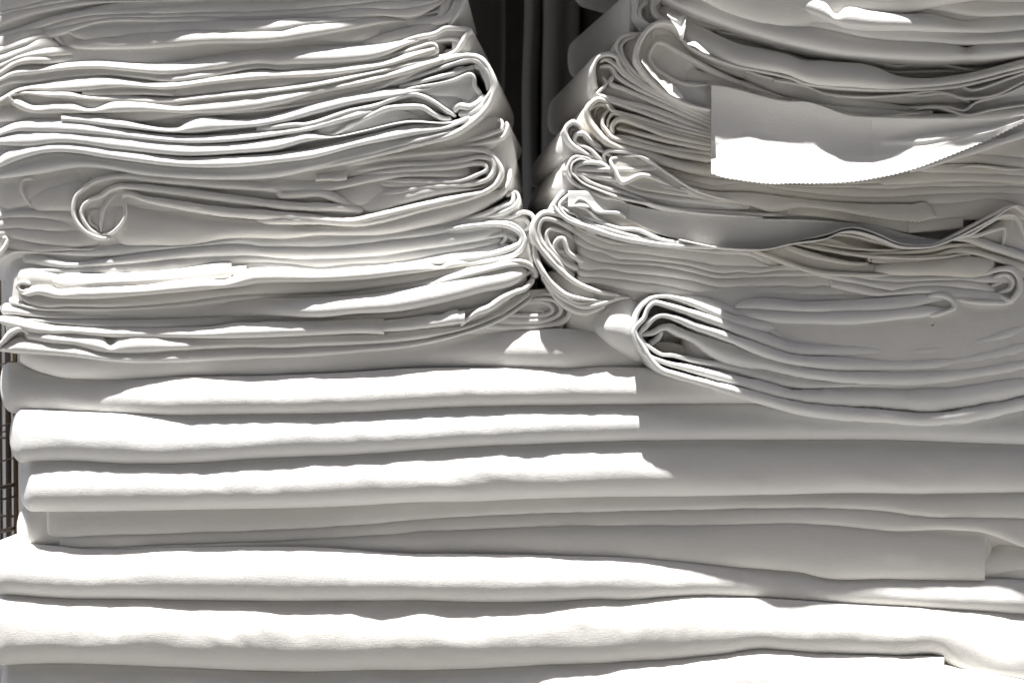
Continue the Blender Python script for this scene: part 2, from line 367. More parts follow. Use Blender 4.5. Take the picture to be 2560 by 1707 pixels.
# right hand fold-over of this sheet
ribbon(s, 'B 1240,190 1400,190 1540,160 1600,30 1640,-60', 26, 2, skew=8)
ribbon(s, 'B 1330,200 1500,185 1620,150 1690,40 1720,-60', 24, [(0, 0), (.5, 18), (1, 4)], skew=10)
ribbon(s, 'B 1560,280 1640,190 1700,90 1740,0 1760,-60', 10, [(0, 10), (.4, 24), (1, 8)], skew=14)
layer(s, 'B 1560,40 1620,20 1740,-40', 'B 1560,190 1640,200 1700,150 1740,90', 8, (1104, 1146), 'rr', b=10, skew=14)

s = left('thin fold with a small puckered loop at its left end, upper left pile', 100)
layer(s, 'A 520,395 560,340 680,330 760,312 860,300 960,312 1080,290 1300,281 1800,265 2350,255 B 400,215 700,185 1000,141 1250,175 1290,185', 'A 500,390 620,402 900,407 1400,386 1700,362 2350,341 B 400,311 800,242 1100,192 1290,182',
      [(160, 6), (350, 12), (470, 38), (820, 38), (900, 12), (1020, 4)], (150, 1022), 'rr', b=12, er=14, wr=2)
ribbon(s, 'A 690,330 620,290 570,262 480,262 458,285 500,345 560,392', 11, 12)
layer(s, 'A 460,272 520,262 640,300 700,330', 'A 450,290 560,392 640,402 700,403', 5, (138, 208), 'rr', b=9)
for q, (pth, dd) in enumerate((('B 1030,300 1080,270 1140,268 1190,240 1240,215', 4), ('B 1130,270 1170,255 1210,262 1240,240', 6), ('B 1235,245 1240,200 1270,190 1300,215 1290,245', 4), ('B 1080,300 1150,275 1260,250 1320,235 1400,190 1480,185', 2))):
    ribbon(s, pth, 8, dd, name='crumpled_edge')

s = left('grey recessed fold over the bright ridge, upper left pile', 130)
layer(s, 'A -60,320 0,318 200,260 450,210', 'A -60,420 0,402 200,335 440,262', 12, (-18, 133), 'rr', b=6)
layer(s, 'A -60,410 0,400 200,333 440,260', 'A -60,470 0,455 200,388 430,322 520,330', 22, (-18, 138), 'rr', b=8, wr=2)
layer(s, 'A -60,480 0,465 200,395 400,322 520,390', 'A -60,545 0,530 250,440 400,415 540,402', 24, (-18, 152), 'rr', b=8)
layer(s, 'A -60,540 0,525 150,470 440,408 540,398 900,405 1400,386 1700,360 2350,338 B 400,310 800,240 1100,190', 'A -60,600 0,580 100,520 450,470 1000,456 1600,466 2000,445 2350,422 B 400,356 800,340 1070,300', [(0, 27), (120, 26), (150, 8), (960, 2)], (-18, 962), 'rr', b=9, wr=1)
layer(s, 'A -60,600 0,578 100,518 450,468 1000,454 1600,464 2000,443 2350,420 B 400,354 800,338 1070,296 1480,190', 'A -60,660 0,640 120,560 430,530 800,517 1200,530 1500,525 1900,462 2350,417 B 500,407 950,388 1080,370 1300,320 1560,270', [(0, 28), (120, 27), (150, 6), (1090, 4)], (-18, 1105), 'rr', b=9, wr=1.5)
layer(s, 'B 900,345 1080,295 1320,235 1480,182 1600,190', 'B 900,395 1080,372 1300,322 1560,270 1640,240', 6, (900, 1125), 'rr', b=10, wr=3)

s = left('bright folded sheet with a pointed right corner and two thin plies', 170)
layer(s, 'A -60,655 0,640 60,600 400,547 800,515 1200,538 1500,525 1900,460 2350,415 B 500,404 950,385 1080,368 1300,318', 'A -60,700 0,685 80,650 300,620 600,583 850,578 1100,600 1400,625 1800,585 2200,530 2350,540 B 300,534 700,524 1050,474 1300,372 1420,330',
      [(0, 34), (500, 34), (700, 40), (1060, 40)], (-18, 1062), 'rr', b=22, wr=2)
layer(s, 'A -60,700 0,685 80,648 300,618 600,581 850,576 1100,598 1400,623 1800,583 2200,528 2350,538 B 300,532 700,522 1050,472 1400,372', 'A -60,775 0,735 300,692 700,642 900,632 1200,660 1400,686 1700,655 2250,578 2350,590 B 300,588 500,570 800,535 1080,500 1400,385',
      [(0, 18), (380, 22), (430, 31), (560, 30), (640, 22), (1060, 20)], (-18, 1062), 'rr', b=10, wr=1)
ribbon(s, 'B 1000,480 1300,330 1500,285 1590,238 1700,240 1780,250', 13, [(0, 14), (.5, 24), (1, 34)], skew=20)
ribbon(s, 'B 1810,245 1760,300 1720,375 1670,440 1540,480', [(0, 9), (.5, 13), (1, 12)], [(0, 34), (1, 30)], skew=40)
ribbon(s, 'B 1380,410 1500,345 1630,325 1700,345 1700,395 1660,425 1580,440', 11, 14, skew=20)
ribbon(s, 'B 1450,370 1560,345 1640,340', 9, 8)
layer(s, 'B 1450,290 1600,245 1800,260', 'B 1450,350 1620,320 1760,330', 10, (1070, 1170), 'cr', b=10, skew=30)
layer(s, 'B 1700,250 1810,240 1830,250', 'B 1700,470 1790,450 1830,430', 8, (1130, 1186), 'cr', b=26, skew=26)

s = left('bright sheet ending in a narrow loop, wrapped by a wide pale band', 230)
layer(s, 'A -60,850 0,820 100,760 400,688 800,648 1300,692 1800,640 2200,592 2350,597 B 300,590 500,572 800,538 1080,502 1440,372', 'A -60,900 0,860 200,765 400,772 600,770 690,765 1000,735 1400,752 1800,702 2350,655 B 500,645 800,612 1100,562 1350,490 1500,452',
      [(0, 42), (1090, 46)], (-18, 1088), 'rc', b=22, wr=3)
ribbon(s, 'B 1200,452 1380,395 1470,370 1510,385 1515,430 1480,455 1300,500', 10, 46, skew=10)
layer(s, 'A 690,722 1000,728 1400,752 1800,702 2350,655 B 500,645 800,612', 'A 690,808 1000,796 1300,795 1450,806', 34, (205, 434), 'cc', b=9, lab='cut hem end in the bright fold')
layer(s, 'A 1380,752 1800,702 2350,655 B 500,645 800,612 1100,562 1350,490 1500,452', 'A 1380,800 1450,806 1700,785 2000,755 2350,730 B 500,695 800,650 1100,585 1350,510 1520,455', 30, (414, 1090), 'rr', b=9)
layer(s, 'A 60,775 200,765 400,772 600,772 700,800 1000,800 1400,826 1800,788 2350,733 B 500,690 1000,590 1300,510 1700,440', 'A 60,800 200,790 400,812 720,832 1000,852 1400,862 1750,830 2350,770 B 500,728 1000,620 1300,560 1700,480', [(0, 48), (210, 46), (300, 36), (420, 40), (520, 45), (1150, 46)], (26, 1146), 'rr', b=11, wr=2)
layer(s, 'A 120,800 400,812 720,830 1000,850 1400,860 1750,828 2350,768', 'A 120,900 400,900 800,925 1400,895 1750,850 2350,790', 30, (34, 700), 'rr', b=8)
layer(s, 'A 70,800 160,830 280,880 450,850 600,860 750,912 950,850 1150,850 1480,890 1700,855 2350,780 B 500,730 1000,622 1400,505 1700,440', 'A 110,880 200,925 500,946 800,945 1250,932 1600,950 2350,872 B 500,790 1000,690 1400,580 1750,450',
      [(0, 54), (1160, 52)], (24, 1160), 'rr', b=17, wr=3, er=12)
ribbon(s, 'A 210,790 130,785 85,805 95,840 200,880', 9, 54)
layer(s, 'A -60,950 0,915 130,915 500,948 1000,955 1250,935 1600,948 2350,870 B 500,788 1000,688 1400,578 1750,448', 'A -60,1010 60,1010 520,1010 1100,1020 1500,975 2350,892 B 500,852 1000,740 1300,680 1600,560', [(0, 20), (1100, 26)], (-18, 1130), 'rr', b=10)
# pale band wrapping the right end, two plies
ribbon(s, 'A 1500,985 2350,905 B 500,855 1000,745 1200,660 1450,560 1650,490 1790,470 1890,500 1960,590 2000,720 1975,840 1900,950 1800,1040 1650,1130 1350,1210 900,1320 500,1400 0,1450',
       [(0, 4), (.3, 10), (.48, 14), (.62, 15), (.75, 13), (1, 18)], [(0, 30), (.4, 40), (.6, 66), (.75, 60), (1, 44)], skew=42, back=500)

s = left('large sunlit sheet with crumpled layers wrapped round its right end', 330)
ribbon(s, 'B 1215,690 1500,590 1700,520 1820,500 1900,545 1960,640 1985,740 1940,830 1850,940', [(0, 8), (.4, 9), (.7, 14), (1, 12)], [(0, 46), (.5, 52), (.7, 58), (1, 56)])
ribbon(s, 'B 1200,735 1450,670 1640,620 1790,575 1830,560', [(0, 11), (1, 13)], 50, lab='cut hem end tucked under the band')
ribbon(s, 'B 1830,560 1880,560 1920,620 1950,700 1960,770', 17, 54)
ribbon(s, 'B 1150,770 1400,725 1650,675 1800,622 1830,650 1835,720 1880,790 1890,830', [(0, 7), (.6, 8), (1, 12)], [(0, 52), (1, 50)])
layer(s, 'B 1200,760 1500,715 1800,625 1880,780', 'B 1200,800 1500,795 1700,805 1790,860 1850,850 1900,840', 30, (1010, 1204), 'rr', b=8, wr=3)
layer(s, 'B 1300,795 1500,795 1750,820 1850,850', 'B 1300,860 1500,890 1640,950 1700,900 1850,860', 22, (1020, 1190), 'rr', b=8, wr=3)
for pth, t, dd in (('B 1900,790 1880,850 1800,900 1700,890 1660,940', 20, 58), ('B 1930,800 1900,880 1800,950 1700,960', 16, 60), ('B 1960,820 1920,900 1850,980 1750,1020 1650,1030', 14, 57), ('B 1680,900 1740,870 1800,880 1840,840 1880,820', 18, 48)):
    ribbon(s, pth, t, dd, name='crumpled_edge')
layer(s, 'A 515,962 600,962 1000,1010 1450,1075 1500,1072 1560,1035 1980,1010 2100,1008 2350,962 B 500,870 900,780 1300,740 1500,715', 'A 515,1015 600,1022 1000,1065 1460,1110 1900,1080 2350,1030 B 500,950 900,855 1150,820 1500,740', [(150, 58), (1160, 58)], (153, 1086), 'cr', b=14, wr=2)
ribbon(s, 'B 0,1090 300,1050 440,1045 800,930 1000,890 1130,840 1300,790 1400,810 1500,860 1600,930 1680,975', [(0, 13), (.6, 12), (1, 10)], [(0, 60), (.7, 58), (1, 56)])
layer(s, 'A -60,1120 0,1090 150,1030 300,1010 520,1015 1000,1085 1300,1130 1600,1145 2000,1125 2350,1085 B 440,1045 700,960 1130,840', 'A -60,1160 0,1140 150,1100 330,1105 800,1125 1100,1160 1600,1200 2000,1180 2350,1135 B 430,1100 700,1030 1130,930', [(0, 60), (940, 62)], (-18, 975), 'rr', b=15, wr=2)
layer(s, 'A 150,1080 300,1100 500,1120 1000,1150', 'A 150,1120 300,1120 600,1135 1000,1180', 44, (40, 300), 'rr', b=8)
ribbon(s, 'B 560,1130 640,1130 740,1080 900,1000 1100,910 1250,895 1400,900 1480,950 1560,990 1640,1000', [(0, 8), (.3, 13), (1, 12)], 60)
layer(s, 'B 440,1100 900,950 1130,920 1300,960 1400,1000', 'B 440,1140 640,1130 900,1110 1250,1030 1400,1010', 38, (775, 1056), 'rr', b=10, wr=4)
layer(s, 'A -60,1160 0,1150 200,1112 500,1108 1000,1150 1500,1215 1950,1212 2350,1165 B 400,1120 650,1145 900,1095 1300,1010 1600,1025 1750,1000', 'A -60,1210 60,1215 250,1222 500,1195 1000,1250 1600,1300 2000,1280 2350,1245 B 400,1190 700,1150 1300,1030 1600,1040 1750,1030', [(0, 66), (900, 68), (1160, 60)], (-18, 1160), 'rr', b=16, wr=3)
layer(s, 'A -60,1390 0,1310 200,1235 400,1205 700,1212 1000,1260 1500,1325 1950,1320 2350,1290 B 440,1262 900,1150 1300,1060 1650,1025 1800,950', 'A -60,1430 0,1400 200,1320 400,1275 550,1272 900,1320 1600,1400 2000,1395 2350,1360 B 440,1330 900,1215 1300,1140 1650,1070 1830,980', [(0, 74), (900, 76), (1170, 64)], (-18, 1184), 'rr', b=19, wr=3)
layer(s, 'A -60,1225 200,1225 500,1195 900,1250', 'A -60,1340 0,1310 300,1240 600,1240 900,1280', 40, (-18, 250), 'rr', b=8)
layer(s, 'A -60,1425 0,1405 200,1335 400,1295 700,1305 1000,1345 1500,1402 2000,1400 2350,1362 B 440,1332 900,1225 1300,1150 1700,1070', 'A -60,1495 0,1490 300,1450 700,1395 800,1400 1200,1465 1700,1500 2200,1490 2350,1475 B 440,1425 900,1320 1300,1210 1750,1090',
      [(0, 52), (600, 58), (800, 60), (1160, 66)], (-18, 1160), 'rr', b=17, wr=3)

s = left('loosely coiled sheet with a big open roll at its left end', 480)
layer(s, 'A 640,1490 900,1430 B 200,1440 500,1400 1200,1260 1700,1180 2000,1090', 'A 640,1568 1500,1540 2350,1560 B 560,1500 1600,1400 2000,1300', 18, (200, 1240), 'rr', b=12)
ribbon(s, 'B 700,1400 1000,1340 1300,1300 1600,1270 1800,1255 1950,1280 2030,1370 2060,1450 2020,1540 D 1940,190 1780,250 1400,340 1100,420 900,455 500,440 0,440', [(0, 12), (.3, 12), (.5, 16), (.7, 20), (1, 24)], [(0, 34), (.5, 36), (1, 42)], skew=36)
ribbon(s, 'B 770,1440 1200,1385 1500,1375 1720,1350 1880,1320 1980,1340 2000,1410 1960,1490 D 1830,130 1700,145 1400,165 1200,200 950,240', [(0, 14), (.4, 13), (.6, 14), (1, 20)], [(0, 36), (1, 34)], skew=20)
ribbon(s, 'B 860,1470 1200,1430 1650,1400 1850,1370 1920,1380 1935,1420 1870,1460 1700,1520 1300,1520 1020,1520', [(0, 15), (.4, 14), (.55, 10), (1, 14)], [(0, 38), (1, 36)], skew=14)
ribbon(s, 'B 1700,1370 1710,1330 1900,1300', 10, 34)
layer(s, 'D 500,60 560,58 690,42 760,25', 'D 500,108 600,102 700,105 760,95', 42, (789, 868), 'cc', b=9, lab='cut hem end below the big sheet')
ribbon(s, 'D 690,60 720,45 740,70 720,95', 13, 42)
layer(s, 'C 1700,95 2000,105 2200,130 D 60,130 170,105 500,105 750,100 900,60 1050,20 1300,15', 'C 1700,150 2350,190 D 200,190 600,190 900,130 1100,90 1800,75', [(500, 38), (1150, 34)], (506, 1180), 'rr', b=12, wr=2)
layer(s, 'D 1000,90 1300,85 1700,75 1800,60 1900,20', 'D 1000,150 1300,160 1600,140 1800,135 1880,100', 33, (940, 1196), 'rr', b=10)
layer(s, 'D 600,195 800,180 1000,90 1100,160 1200,190', 'D 600,200 750,290 850,300 1200,190', 26, (818, 1000), 'rr', b=9, wr=3)
layer(s, 'D 800,290 1000,210 1300,150 1600,140 1900,150 2000,90', 'D 800,300 1000,360 1200,300 1500,225 1900,175', 30, (880, 1226), 'rr', b=12, wr=4)
layer(s, 'C 300,100 500,40 900,0 1400,50 2000,80', 'C 300,300 700,330 1400,300 2000,300', 4, (60, 560), 'rr', b=8)
ribbon(s, 'C 920,590 820,585 700,520 630,430 615,330 640,230 720,160 800,110 950,75 1100,70 1300,95 1800,135 2350,190 D 200,215 560,215 690,262 780,305 900,305', [(0, 10), (.08, 11), (.2, 12), (.4, 17), (1, 21)], [(0, 46), (.3, 44), (1, 38)], skew=-40)
ribbon(s, 'C 850,565 760,520 700,440 680,370 700,310 760,265 850,230 920,180 1000,155 1150,160 1500,200 2000,265 2350,310 D 400,325 620,330 800,340 900,355', [(0, 8), (.1, 9), (.3, 16), (1, 22)], [(0, 42), (1, 42)], skew=-30)
ribbon(s, 'C 850,560 930,545 1020,460 1050,370 1040,290 1030,240', [(0, 6), (1, 9)], 40)
ribbon(s, 'C 1030,260 1040,225 1100,220 1200,255 1500,310 1900,370 2350,400 D 400,420 800,450 1000,410 1300,340 1700,250 1950,190 2020,130', [(0, 11), (.1, 18), (.5, 24), (.8, 20), (1, 12)], [(0, 46), (1, 40)])
ribbon(s, 'C 840,545 800,490 760,470 745,410 780,360 850,350', 9, 22, name='crumpled_edge')
ribbon(s, 'C 845,545 850,430 880,320 960,230 1010,215', [(0, 7), (.5, 12), (1, 8)], 30, name='crumpled_edge')
layer(s, 'C 860,330 960,230 1030,260', 'C 860,550 940,540 1040,400', -8, (258, 312), 'rr', b=10)
layer(s, 'C 720,290 800,290 900,260', 'C 720,400 800,370 900,360', -14, (212, 262), 'rr', b=10)
layer(s, 'C 1030,280 1060,290 1200,340 1500,375 2000,435 2350,455 D 300,480 860,470', 'C 860,600 1000,632 1300,640 1600,645 1900,580 2000,575 D 0,575 250,582 500,562 860,560', [(250, 22), (560, 22), (1000, 22)], (262, 1000), 'rr', b=20, wr=5, er=60)
layer(s, 'D 0,450 400,480 860,472 1000,440 1300,370 1700,260 2000,190 2080,190', 'D 0,575 250,582 500,562 900,560 1100,545 1350,500 1500,470 1900,340 2080,240 2130,220', [(560, 22), (1270, 24)], (620, 1272), 'rr', b=22, wr=4, er=20)
ribbon(s, 'D 1950,200 2060,210 2120,130 2130,0', [(0, 16), (1, 12)], 26, skew=30)
ribbon(s, 'B 1750,1190 1950,1130 2060,1080 2060,1020 2020,1000', [(0, 12), (1, 10)], 38, skew=30)
ribbon(s, 'B 1650,1250 1950,1190 2070,1150 2110,1070 2100,1020', [(0, 12), (1, 9)], 34, skew=34)
ribbon(s, 'B 1700,1120 1850,1110 1960,1090 1970,1130', [(0, 8), (1, 6)], 22, name='crumpled_edge')
layer(s, 'B 1900,1200 2100,1050 2150,1100', 'D 1900,200 2080,200 2180,150', 4, (1215, 1290), 'cr', b=24, skew=16, er=40)
layer(s, 'B 1400,1130 1700,1080 2000,1000 2100,1010', 'B 1400,1290 1700,1280 2000,1260 2120,1200', 14, (1060, 1268), 'rr', b=16, skew=20)

s = left('grey sheet with a drooping loop at the far left, beside the open roll', 470, 60)
layer(s, 'C -60,80 200,60 500,20 900,0', 'C -60,340 0,340 200,310 400,250 900,200', 14, (-18, 240), 'rr', b=14)
layer(s, 'C 170,90 230,130 300,150 450,120 700,60 900,20', 'C 170,180 260,320 300,350 420,352 600,345', 26, (52, 250), 'rr', b=18, er=14, wr=4)
ribbon(s, 'C 330,105 220,90 180,110 178,180 210,250 270,330', 8, 34)
layer(s, 'C -60,372 0,368 150,352 400,360 620,380 700,470', 'C -60,445 0,428 250,412 500,440 660,480', 10, (-18, 208), 'rr', b=11)
layer(s, 'C -60,440 0,430 250,412 500,440 660,475', 'C -60,525 0,510 150,500 300,515 650,535', 10, (-18, 208), 'rr', b=11)
layer(s, 'C -60,520 0,505 150,500 300,515 750,545', 'C -60,590 0,580 300,620 600,655 800,648', 8, (-18, 260), 'rr', b=11)
layer(s, 'C 0,585 200,600 280,630 330,640 550,650 620,668 900,650', 'C 60,660 200,700 300,708 600,690 900,690', 6, (18, 290), 'rr', b=10)
ribbon(s, 'C -60,740 0,710 50,640 60,590 20,585', [(0, 12), (1, 7)], 30)

s = left('thick plain shaded sheet under the open roll, rounded right end', 610)
layer(s, 'C 100,690 300,705 800,665 1000,640 1600,642 1900,590 2050,570 D 0,580 250,585 500,565 900,562 1100,548 1400,505 1600,475 1900,450 2100,455', 'C -60,790 0,770 150,705 400,720 1000,730 1300,690 1700,655 2100,645 D 0,655 300,662 700,655 1100,610 1500,560 1900,500 2130,500 2230,570',
      [(0, 2), (600, 3), (1290, 16)], (-18, 1270), 'rr', b=14, wr=2)
layer(s, 'C 60,740 200,725 600,790 900,760 1300,700 1700,658 2100,648 D 0,658 300,664 700,657 1100,612 1500,562 1900,505', 'C 150,800 260,800 500,835 800,822 1300,780 1700,740 2000,732 D 0,735 200,752 500,755 1000,730 1500,660 1900,600 2080,555', [(50, 4), (1290, 18)], (50, 1260), 'rr', b=16, wr=2)
layer(s, 'C 100,830 300,840 500,835 800,820 1300,780 1700,740 2000,730 D 0,733 200,752 500,755 1000,730 1500,660 1900,605 2060,580', 'C 100,880 400,880 800,890 1500,860 1950,800 D 0,790 300,812 500,835 800,810 1160,795 1400,755 1800,680 2080,630', 3, (40, 1260), 'rr', b=14, wr=2)
layer(s, 'D 0,780 300,810 500,833 800,808 1160,793 1400,753 1800,690 2080,640', 'D 0,860 500,870 1000,850 1500,830 1900,780 2200,690', [(640, 6), (1250, 20)], (600, 1276), 'rr', b=14)
ribbon(s, 'D 1300,800 1700,770 1900,745 2100,690 2220,630 2230,560 2150,500 2050,475 1850,480 1500,530', [(0, 6), (.25, 18), (.5, 16), (1, 6)], [(0, 36), (.5, 42), (1, 24)], skew=24)
ribbon(s, 'D 1500,850 1900,785 2180,720 2255,620 2230,530 2150,470 2050,455 1800,465', [(0, 6), (.4, 14), (.7, 9), (1, 5)], [(0, 36), (.5, 48), (1, 20)], skew=24)
for pth, t in (('D 1900,590 2060,560 2090,560 2090,600 2050,640', 9), ('D 2090,560 2150,590 2180,620 2140,660 2060,650', 12), ('D 2190,560 2220,600 2200,650', 10)):
    ribbon(s, pth, t, 30, name='crumpled_edge')
layer(s, 'D 1500,480 1800,440 2000,440', 'D 1500,560 1800,560 2100,560', 12, (1080, 1260), 'rr', b=10)

s = left('small rolled edges poking out where the two piles touch', 560, 1280)
layer(s, 'D 1850,440 1960,400 2100,290 2170,280', 'D 1850,460 2100,430 2200,330', 6, (1200, 1300), 'rr', b=14)
ribbon(s, 'D 1700,440 1900,390 2050,330 2140,300 2160,260 2150,215 2100,235', [(0, 6), (.6, 13), (1, 9)], [(0, 18), (1, 26)], skew=16)
ribbon(s, 'D 1850,430 2050,380 2170,320 2205,260 2190,210 2160,195', [(0, 6), (.6, 14), (1, 8)], [(0, 16), (1, 28)], skew=16)
ribbon(s, 'D 2000,440 2150,410 2240,370 2310,390 2330,440 2290,520', [(0, 9), (1, 11)], [(0, 10), (1, 28)], skew=16)
ribbon(s, 'D 2120,460 2200,430 2250,430 2290,470 2280,510 2240,520', [(0, 8), (1, 11)], [(0, 10), (1, 26)], skew=16)
layer(s, 'D 2060,420 2200,390 2300,400', 'D 2060,600 2200,620 2320,560', 2, (1240, 1328), 'rr', b=14, skew=10)
ribbon(s, 'D 2300,540 2280,640 2300,740 2320,800', 12, 16, skew=10)
layer(s, 'D 2180,560 2300,540 2360,560', 'D 2180,900 2300,900 2360,960', -6, (1290, 1345), 'cr', b=14)

s = left('sunlit sheet with a flat cut end lying on a long bright ridge', 700)
layer(s, 'C 300,900 480,890 800,900 1000,893 1500,858 1880,808 1935,806', 'C 300,930 480,1000 530,1020 800,1000 1200,980 1600,950 1945,915', [(90, 26), (150, 34), (220, 50), (580, 50)], (90, 578), 'rc', b=18, wr=2, lab='flat cut end of the hem')
layer(s, 'C 1900,840 2060,826', 'C 1900,900 2060,880', 40, (560, 614), 'cc', b=6)
layer(s, 'C 130,960 180,1035 250,1000 380,985 520,1022 600,1003 1200,982 1800,942 1850,948 2100,855 2200,848 D 0,848 300,858 520,868 900,840 1450,812 1560,822 1620,780 1800,760 2100,660', 'C 130,1030 230,1075 300,1060 460,1085 700,1090 1200,1060 1650,1020 2000,985 D 0,955 80,950 500,945 900,925 1300,880 1560,850 1900,790 2200,690',
      [(40, 54), (1150, 58), (1180, 42), (1290, 36)], (46, 1290), 'rr', b=19, wr=3, er=9)
ribbon(s, 'C 250,970 190,960 145,975 150,1010 190,1035 240,1010', 8, 54)
layer(s, 'C 60,860 200,840 500,890 700,900', 'C 60,1000 300,1000 700,1000', 20, (34, 210), 'rr', b=20)
ribbon(s, 'C 330,870 420,930 490,1000', 10, 30, name='crumpled_edge')
layer(s, 'C 130,1010 220,1070 300,1062 480,1085 700,1090 1200,1060 1650,1022 2050,990 D 0,960 500,948 900,930 1300,885 1560,855 1900,800', 'C 150,1090 250,1145 600,1160 1000,1160 1500,1120 2000,1060 D 0,1050 300,1045 700,1030 1100,985 1400,945 1900,850 2100,800', [(40, 42), (600, 46), (840, 60), (1060, 62), (1250, 44)], (42, 1270), 'rr', b=17, wr=2)
s = left('curved sheet below the long bright ridge, lit again near the right end', 750)
layer(s, 'C 20,1060 250,1145 600,1160 1000,1160 1500,1120 2000,1060 D 0,1050 300,1045 700,1030 1100,985 1400,945 1900,830 2150,778 2250,790 2330,840', 'C 20,1120 180,1165 320,1190 600,1195 1000,1192 1500,1165 2130,1102 D 0,1103 300,1108 600,1100 1000,1070 1500,985 2000,860 2170,825 2260,830 2330,880',
      [(20, 34), (800, 44), (1000, 70), (1150, 92), (1340, 92)], (20, 1336), 'rr', b=15, wr=2, skew=20)
ribbon(s, 'D 2000,830 2150,785 2230,785 2300,815 2345,880 2340,920', [(0, 12), (1, 11)], [(0, 92), (1, 84)], skew=26)
layer(s, 'C 0,1130 180,1165 320,1192 600,1197 1000,1194 1500,1167 2130,1104 D 0,1103 300,1108 600,1100 1000,1070 1500,985 2000,862 2200,830 2290,850', 'C 0,1225 200,1235 400,1262 800,1272 1250,1275 1500,1262 2000,1240 D 0,1225 200,1228 560,1235 800,1210 1200,1185 1500,1130 1900,1030 2200,950 2290,880',
      [(0, 36), (620, 46), (700, 92), (1320, 98)], (0, 1322), 'rr', b=18, wr=3)
layer(s, 'C 0,1240 400,1265 1250,1278 2000,1240 D 0,1226 560,1236 1180,1205 1230,1200 1500,1130 1900,1030 2200,950', 'C 0,1300 300,1290 700,1330 1300,1335 1800,1330 2100,1310 D 0,1310 500,1300 1000,1275 1400,1240 1900,1140 2300,1000', [(0, 36), (1300, 44)], (0, 1322), 'rr', b=13, wr=2)
for pth, t in (('D 2130,1000 2230,940 2260,900 2300,870', 10), ('D 2200,890 2260,930 2230,960', 9), ('D 2290,850 2330,900 2310,950', 12)):
    ribbon(s, pth, t, 64, name='crumpled_edge')

s = left('lowest sheet of the left pile with taped hem pieces in the sun', 830)
layer(s, 'C -20,1250 100,1245 300,1290 700,1330 1300,1337 1800,1335 2000,1310 2100,1308 2350,1298 D 0,1308 100,1300 500,1295 1000,1278 1060,1278', 'C -20,1290 130,1340 400,1390 600,1385 800,1405 1300,1420 1800,1420 2350,1405 D 0,1412 500,1392 1000,1380 1080,1385', [(0, 60), (440, 74), (560, 104), (960, 106)], (-10, 960), 'rc', b=20, wr=3, lab='hem piece ending in a folded corner')
ribbon(s, 'D 1005,1330 1040,1350 1075,1325', [(0, 5), (1, 7)], 116, name='folded_corner')
ribbon(s, 'C 2100,1308 D 10,1335 60,1370 130,1398', [(0, 4), (1, 9)], 112, name='folded_corner')
layer(s, 'D 1060,1290 1300,1265 1440,1245', 'D 1060,1365 1300,1350 1440,1330', 102, (955, 1070), 'cc', b=12, lab='middle hem piece')
layer(s, 'D 1430,1245 1560,1235 1640,1205 1695,1198', 'D 1430,1335 1600,1310 1700,1295', 107, (1064, 1146), 'cc', b=12, lab='raised hem piece')
layer(s, 'D 1690,1210 1750,1208', 'D 1690,1298 1755,1285', 103, (1142, 1162), 'cc', b=8)
ribbon(s, 'D 1715,1325 1790,1260 1860,1210 1960,1170 2060,1100 2180,1040 2260,1010 2330,930', [(0, 7), (.3, 17), (1, 13)], [(0, 104), (.6, 104), (1, 84)], wob=3)
layer(s, 'D 1000,1260 1400,1235 1750,1190 1950,1130 2150,1010', 'D 1000,1400 1400,1350 1700,1330 2000,1200 2200,1080', 46, (940, 1290), 'rr', b=12)
ribbon(s, 'C -20,1500 30,1450 90,1380 160,1350 210,1360 250,1400', [(0, 12), (.5, 13), (1, 10)], 74)
layer(s, 'C 130,1330 220,1340 300,1350 470,1385 700,1395 870,1430 920,1480 1000,1430 1500,1422 2350,1408 D 500,1395 1000,1385 1400,1340 1720,1325 2000,1230 2330,1010', 'C 60,1440 250,1440 400,1462 600,1480 900,1545 1050,1548 1500,1525 2350,1505 D 0,1502 500,1490 1000,1470 1400,1430 1800,1340 2100,1210 2340,1040',
      [(40, 66), (430, 74), (940, 78), (1330, 70)], (56, 1334), 'rr', b=24, wr=3)
layer(s, 'C -60,1500 30,1490 130,1440 250,1445 400,1465 600,1485 900,1548 1050,1550 1500,1527 2350,1507 D 0,1504 500,1492 1000,1472 1400,1432 1800,1345 2100,1215 2345,1040', 'C -60,1530 300,1555 700,1590 850,1610 D 0,1595 400,1580 900,1540 1300,1500 1700,1410 2100,1260 2360,1080',
      [(0, 64), (600, 70), (940, 70), (1340, 64)], (-10, 1340), 'rr', b=20, wr=2, skew=20)

s = left('small tight coil tucked under the meeting point of the two piles', 790, 1360)
layer(s, 'G -500,1180 0,1080 100,1050 300,1030', 'G -500,1400 0,1390 300,1370 480,1350', 34, (1130, 1420), 'rr', b=10, er=26)
ribbon(s, 'G -300,1330 0,1330 250,1320 420,1290 480,1230 475,1150 400,1090 300,1060 200,1080', [(0, 18), (.5, 15), (1, 9)], 52)
ribbon(s, 'G -200,1270 0,1280 250,1280 360,1250 410,1200 380,1130 280,1100 100,1130', [(0, 52), (.5, 14), (1, 10)], 56)
ribbon(s, 'G -200,1220 100,1240 280,1235 340,1200 320,1150 230,1120 100,1140', [(0, 14), (1, 8)], 56)
ribbon(s, 'G 0,1230 180,1240 260,1230 250,1200 190,1195', 8, 56)

# recessed inner plies that close the left pile
s = left('inner plies seen deep between the folds of the left pile', 450)
layer(s, 'P -40,-60 1100,-60', 'P -40,440 1100,440', -8, (-30, 1120), 'rr', b=40, er=30, back=500, skew=30)
layer(s, 'P -40,400 1200,380', 'P -40,660 1250,640', -2, (-30, 1215), 'rr', b=40, er=30, back=500, skew=40)
layer(s, 'P -40,620 1260,600', 'P -40,880 1300,850', 6, (10, 1290), 'rr', b=40, er=30, back=500, skew=30)

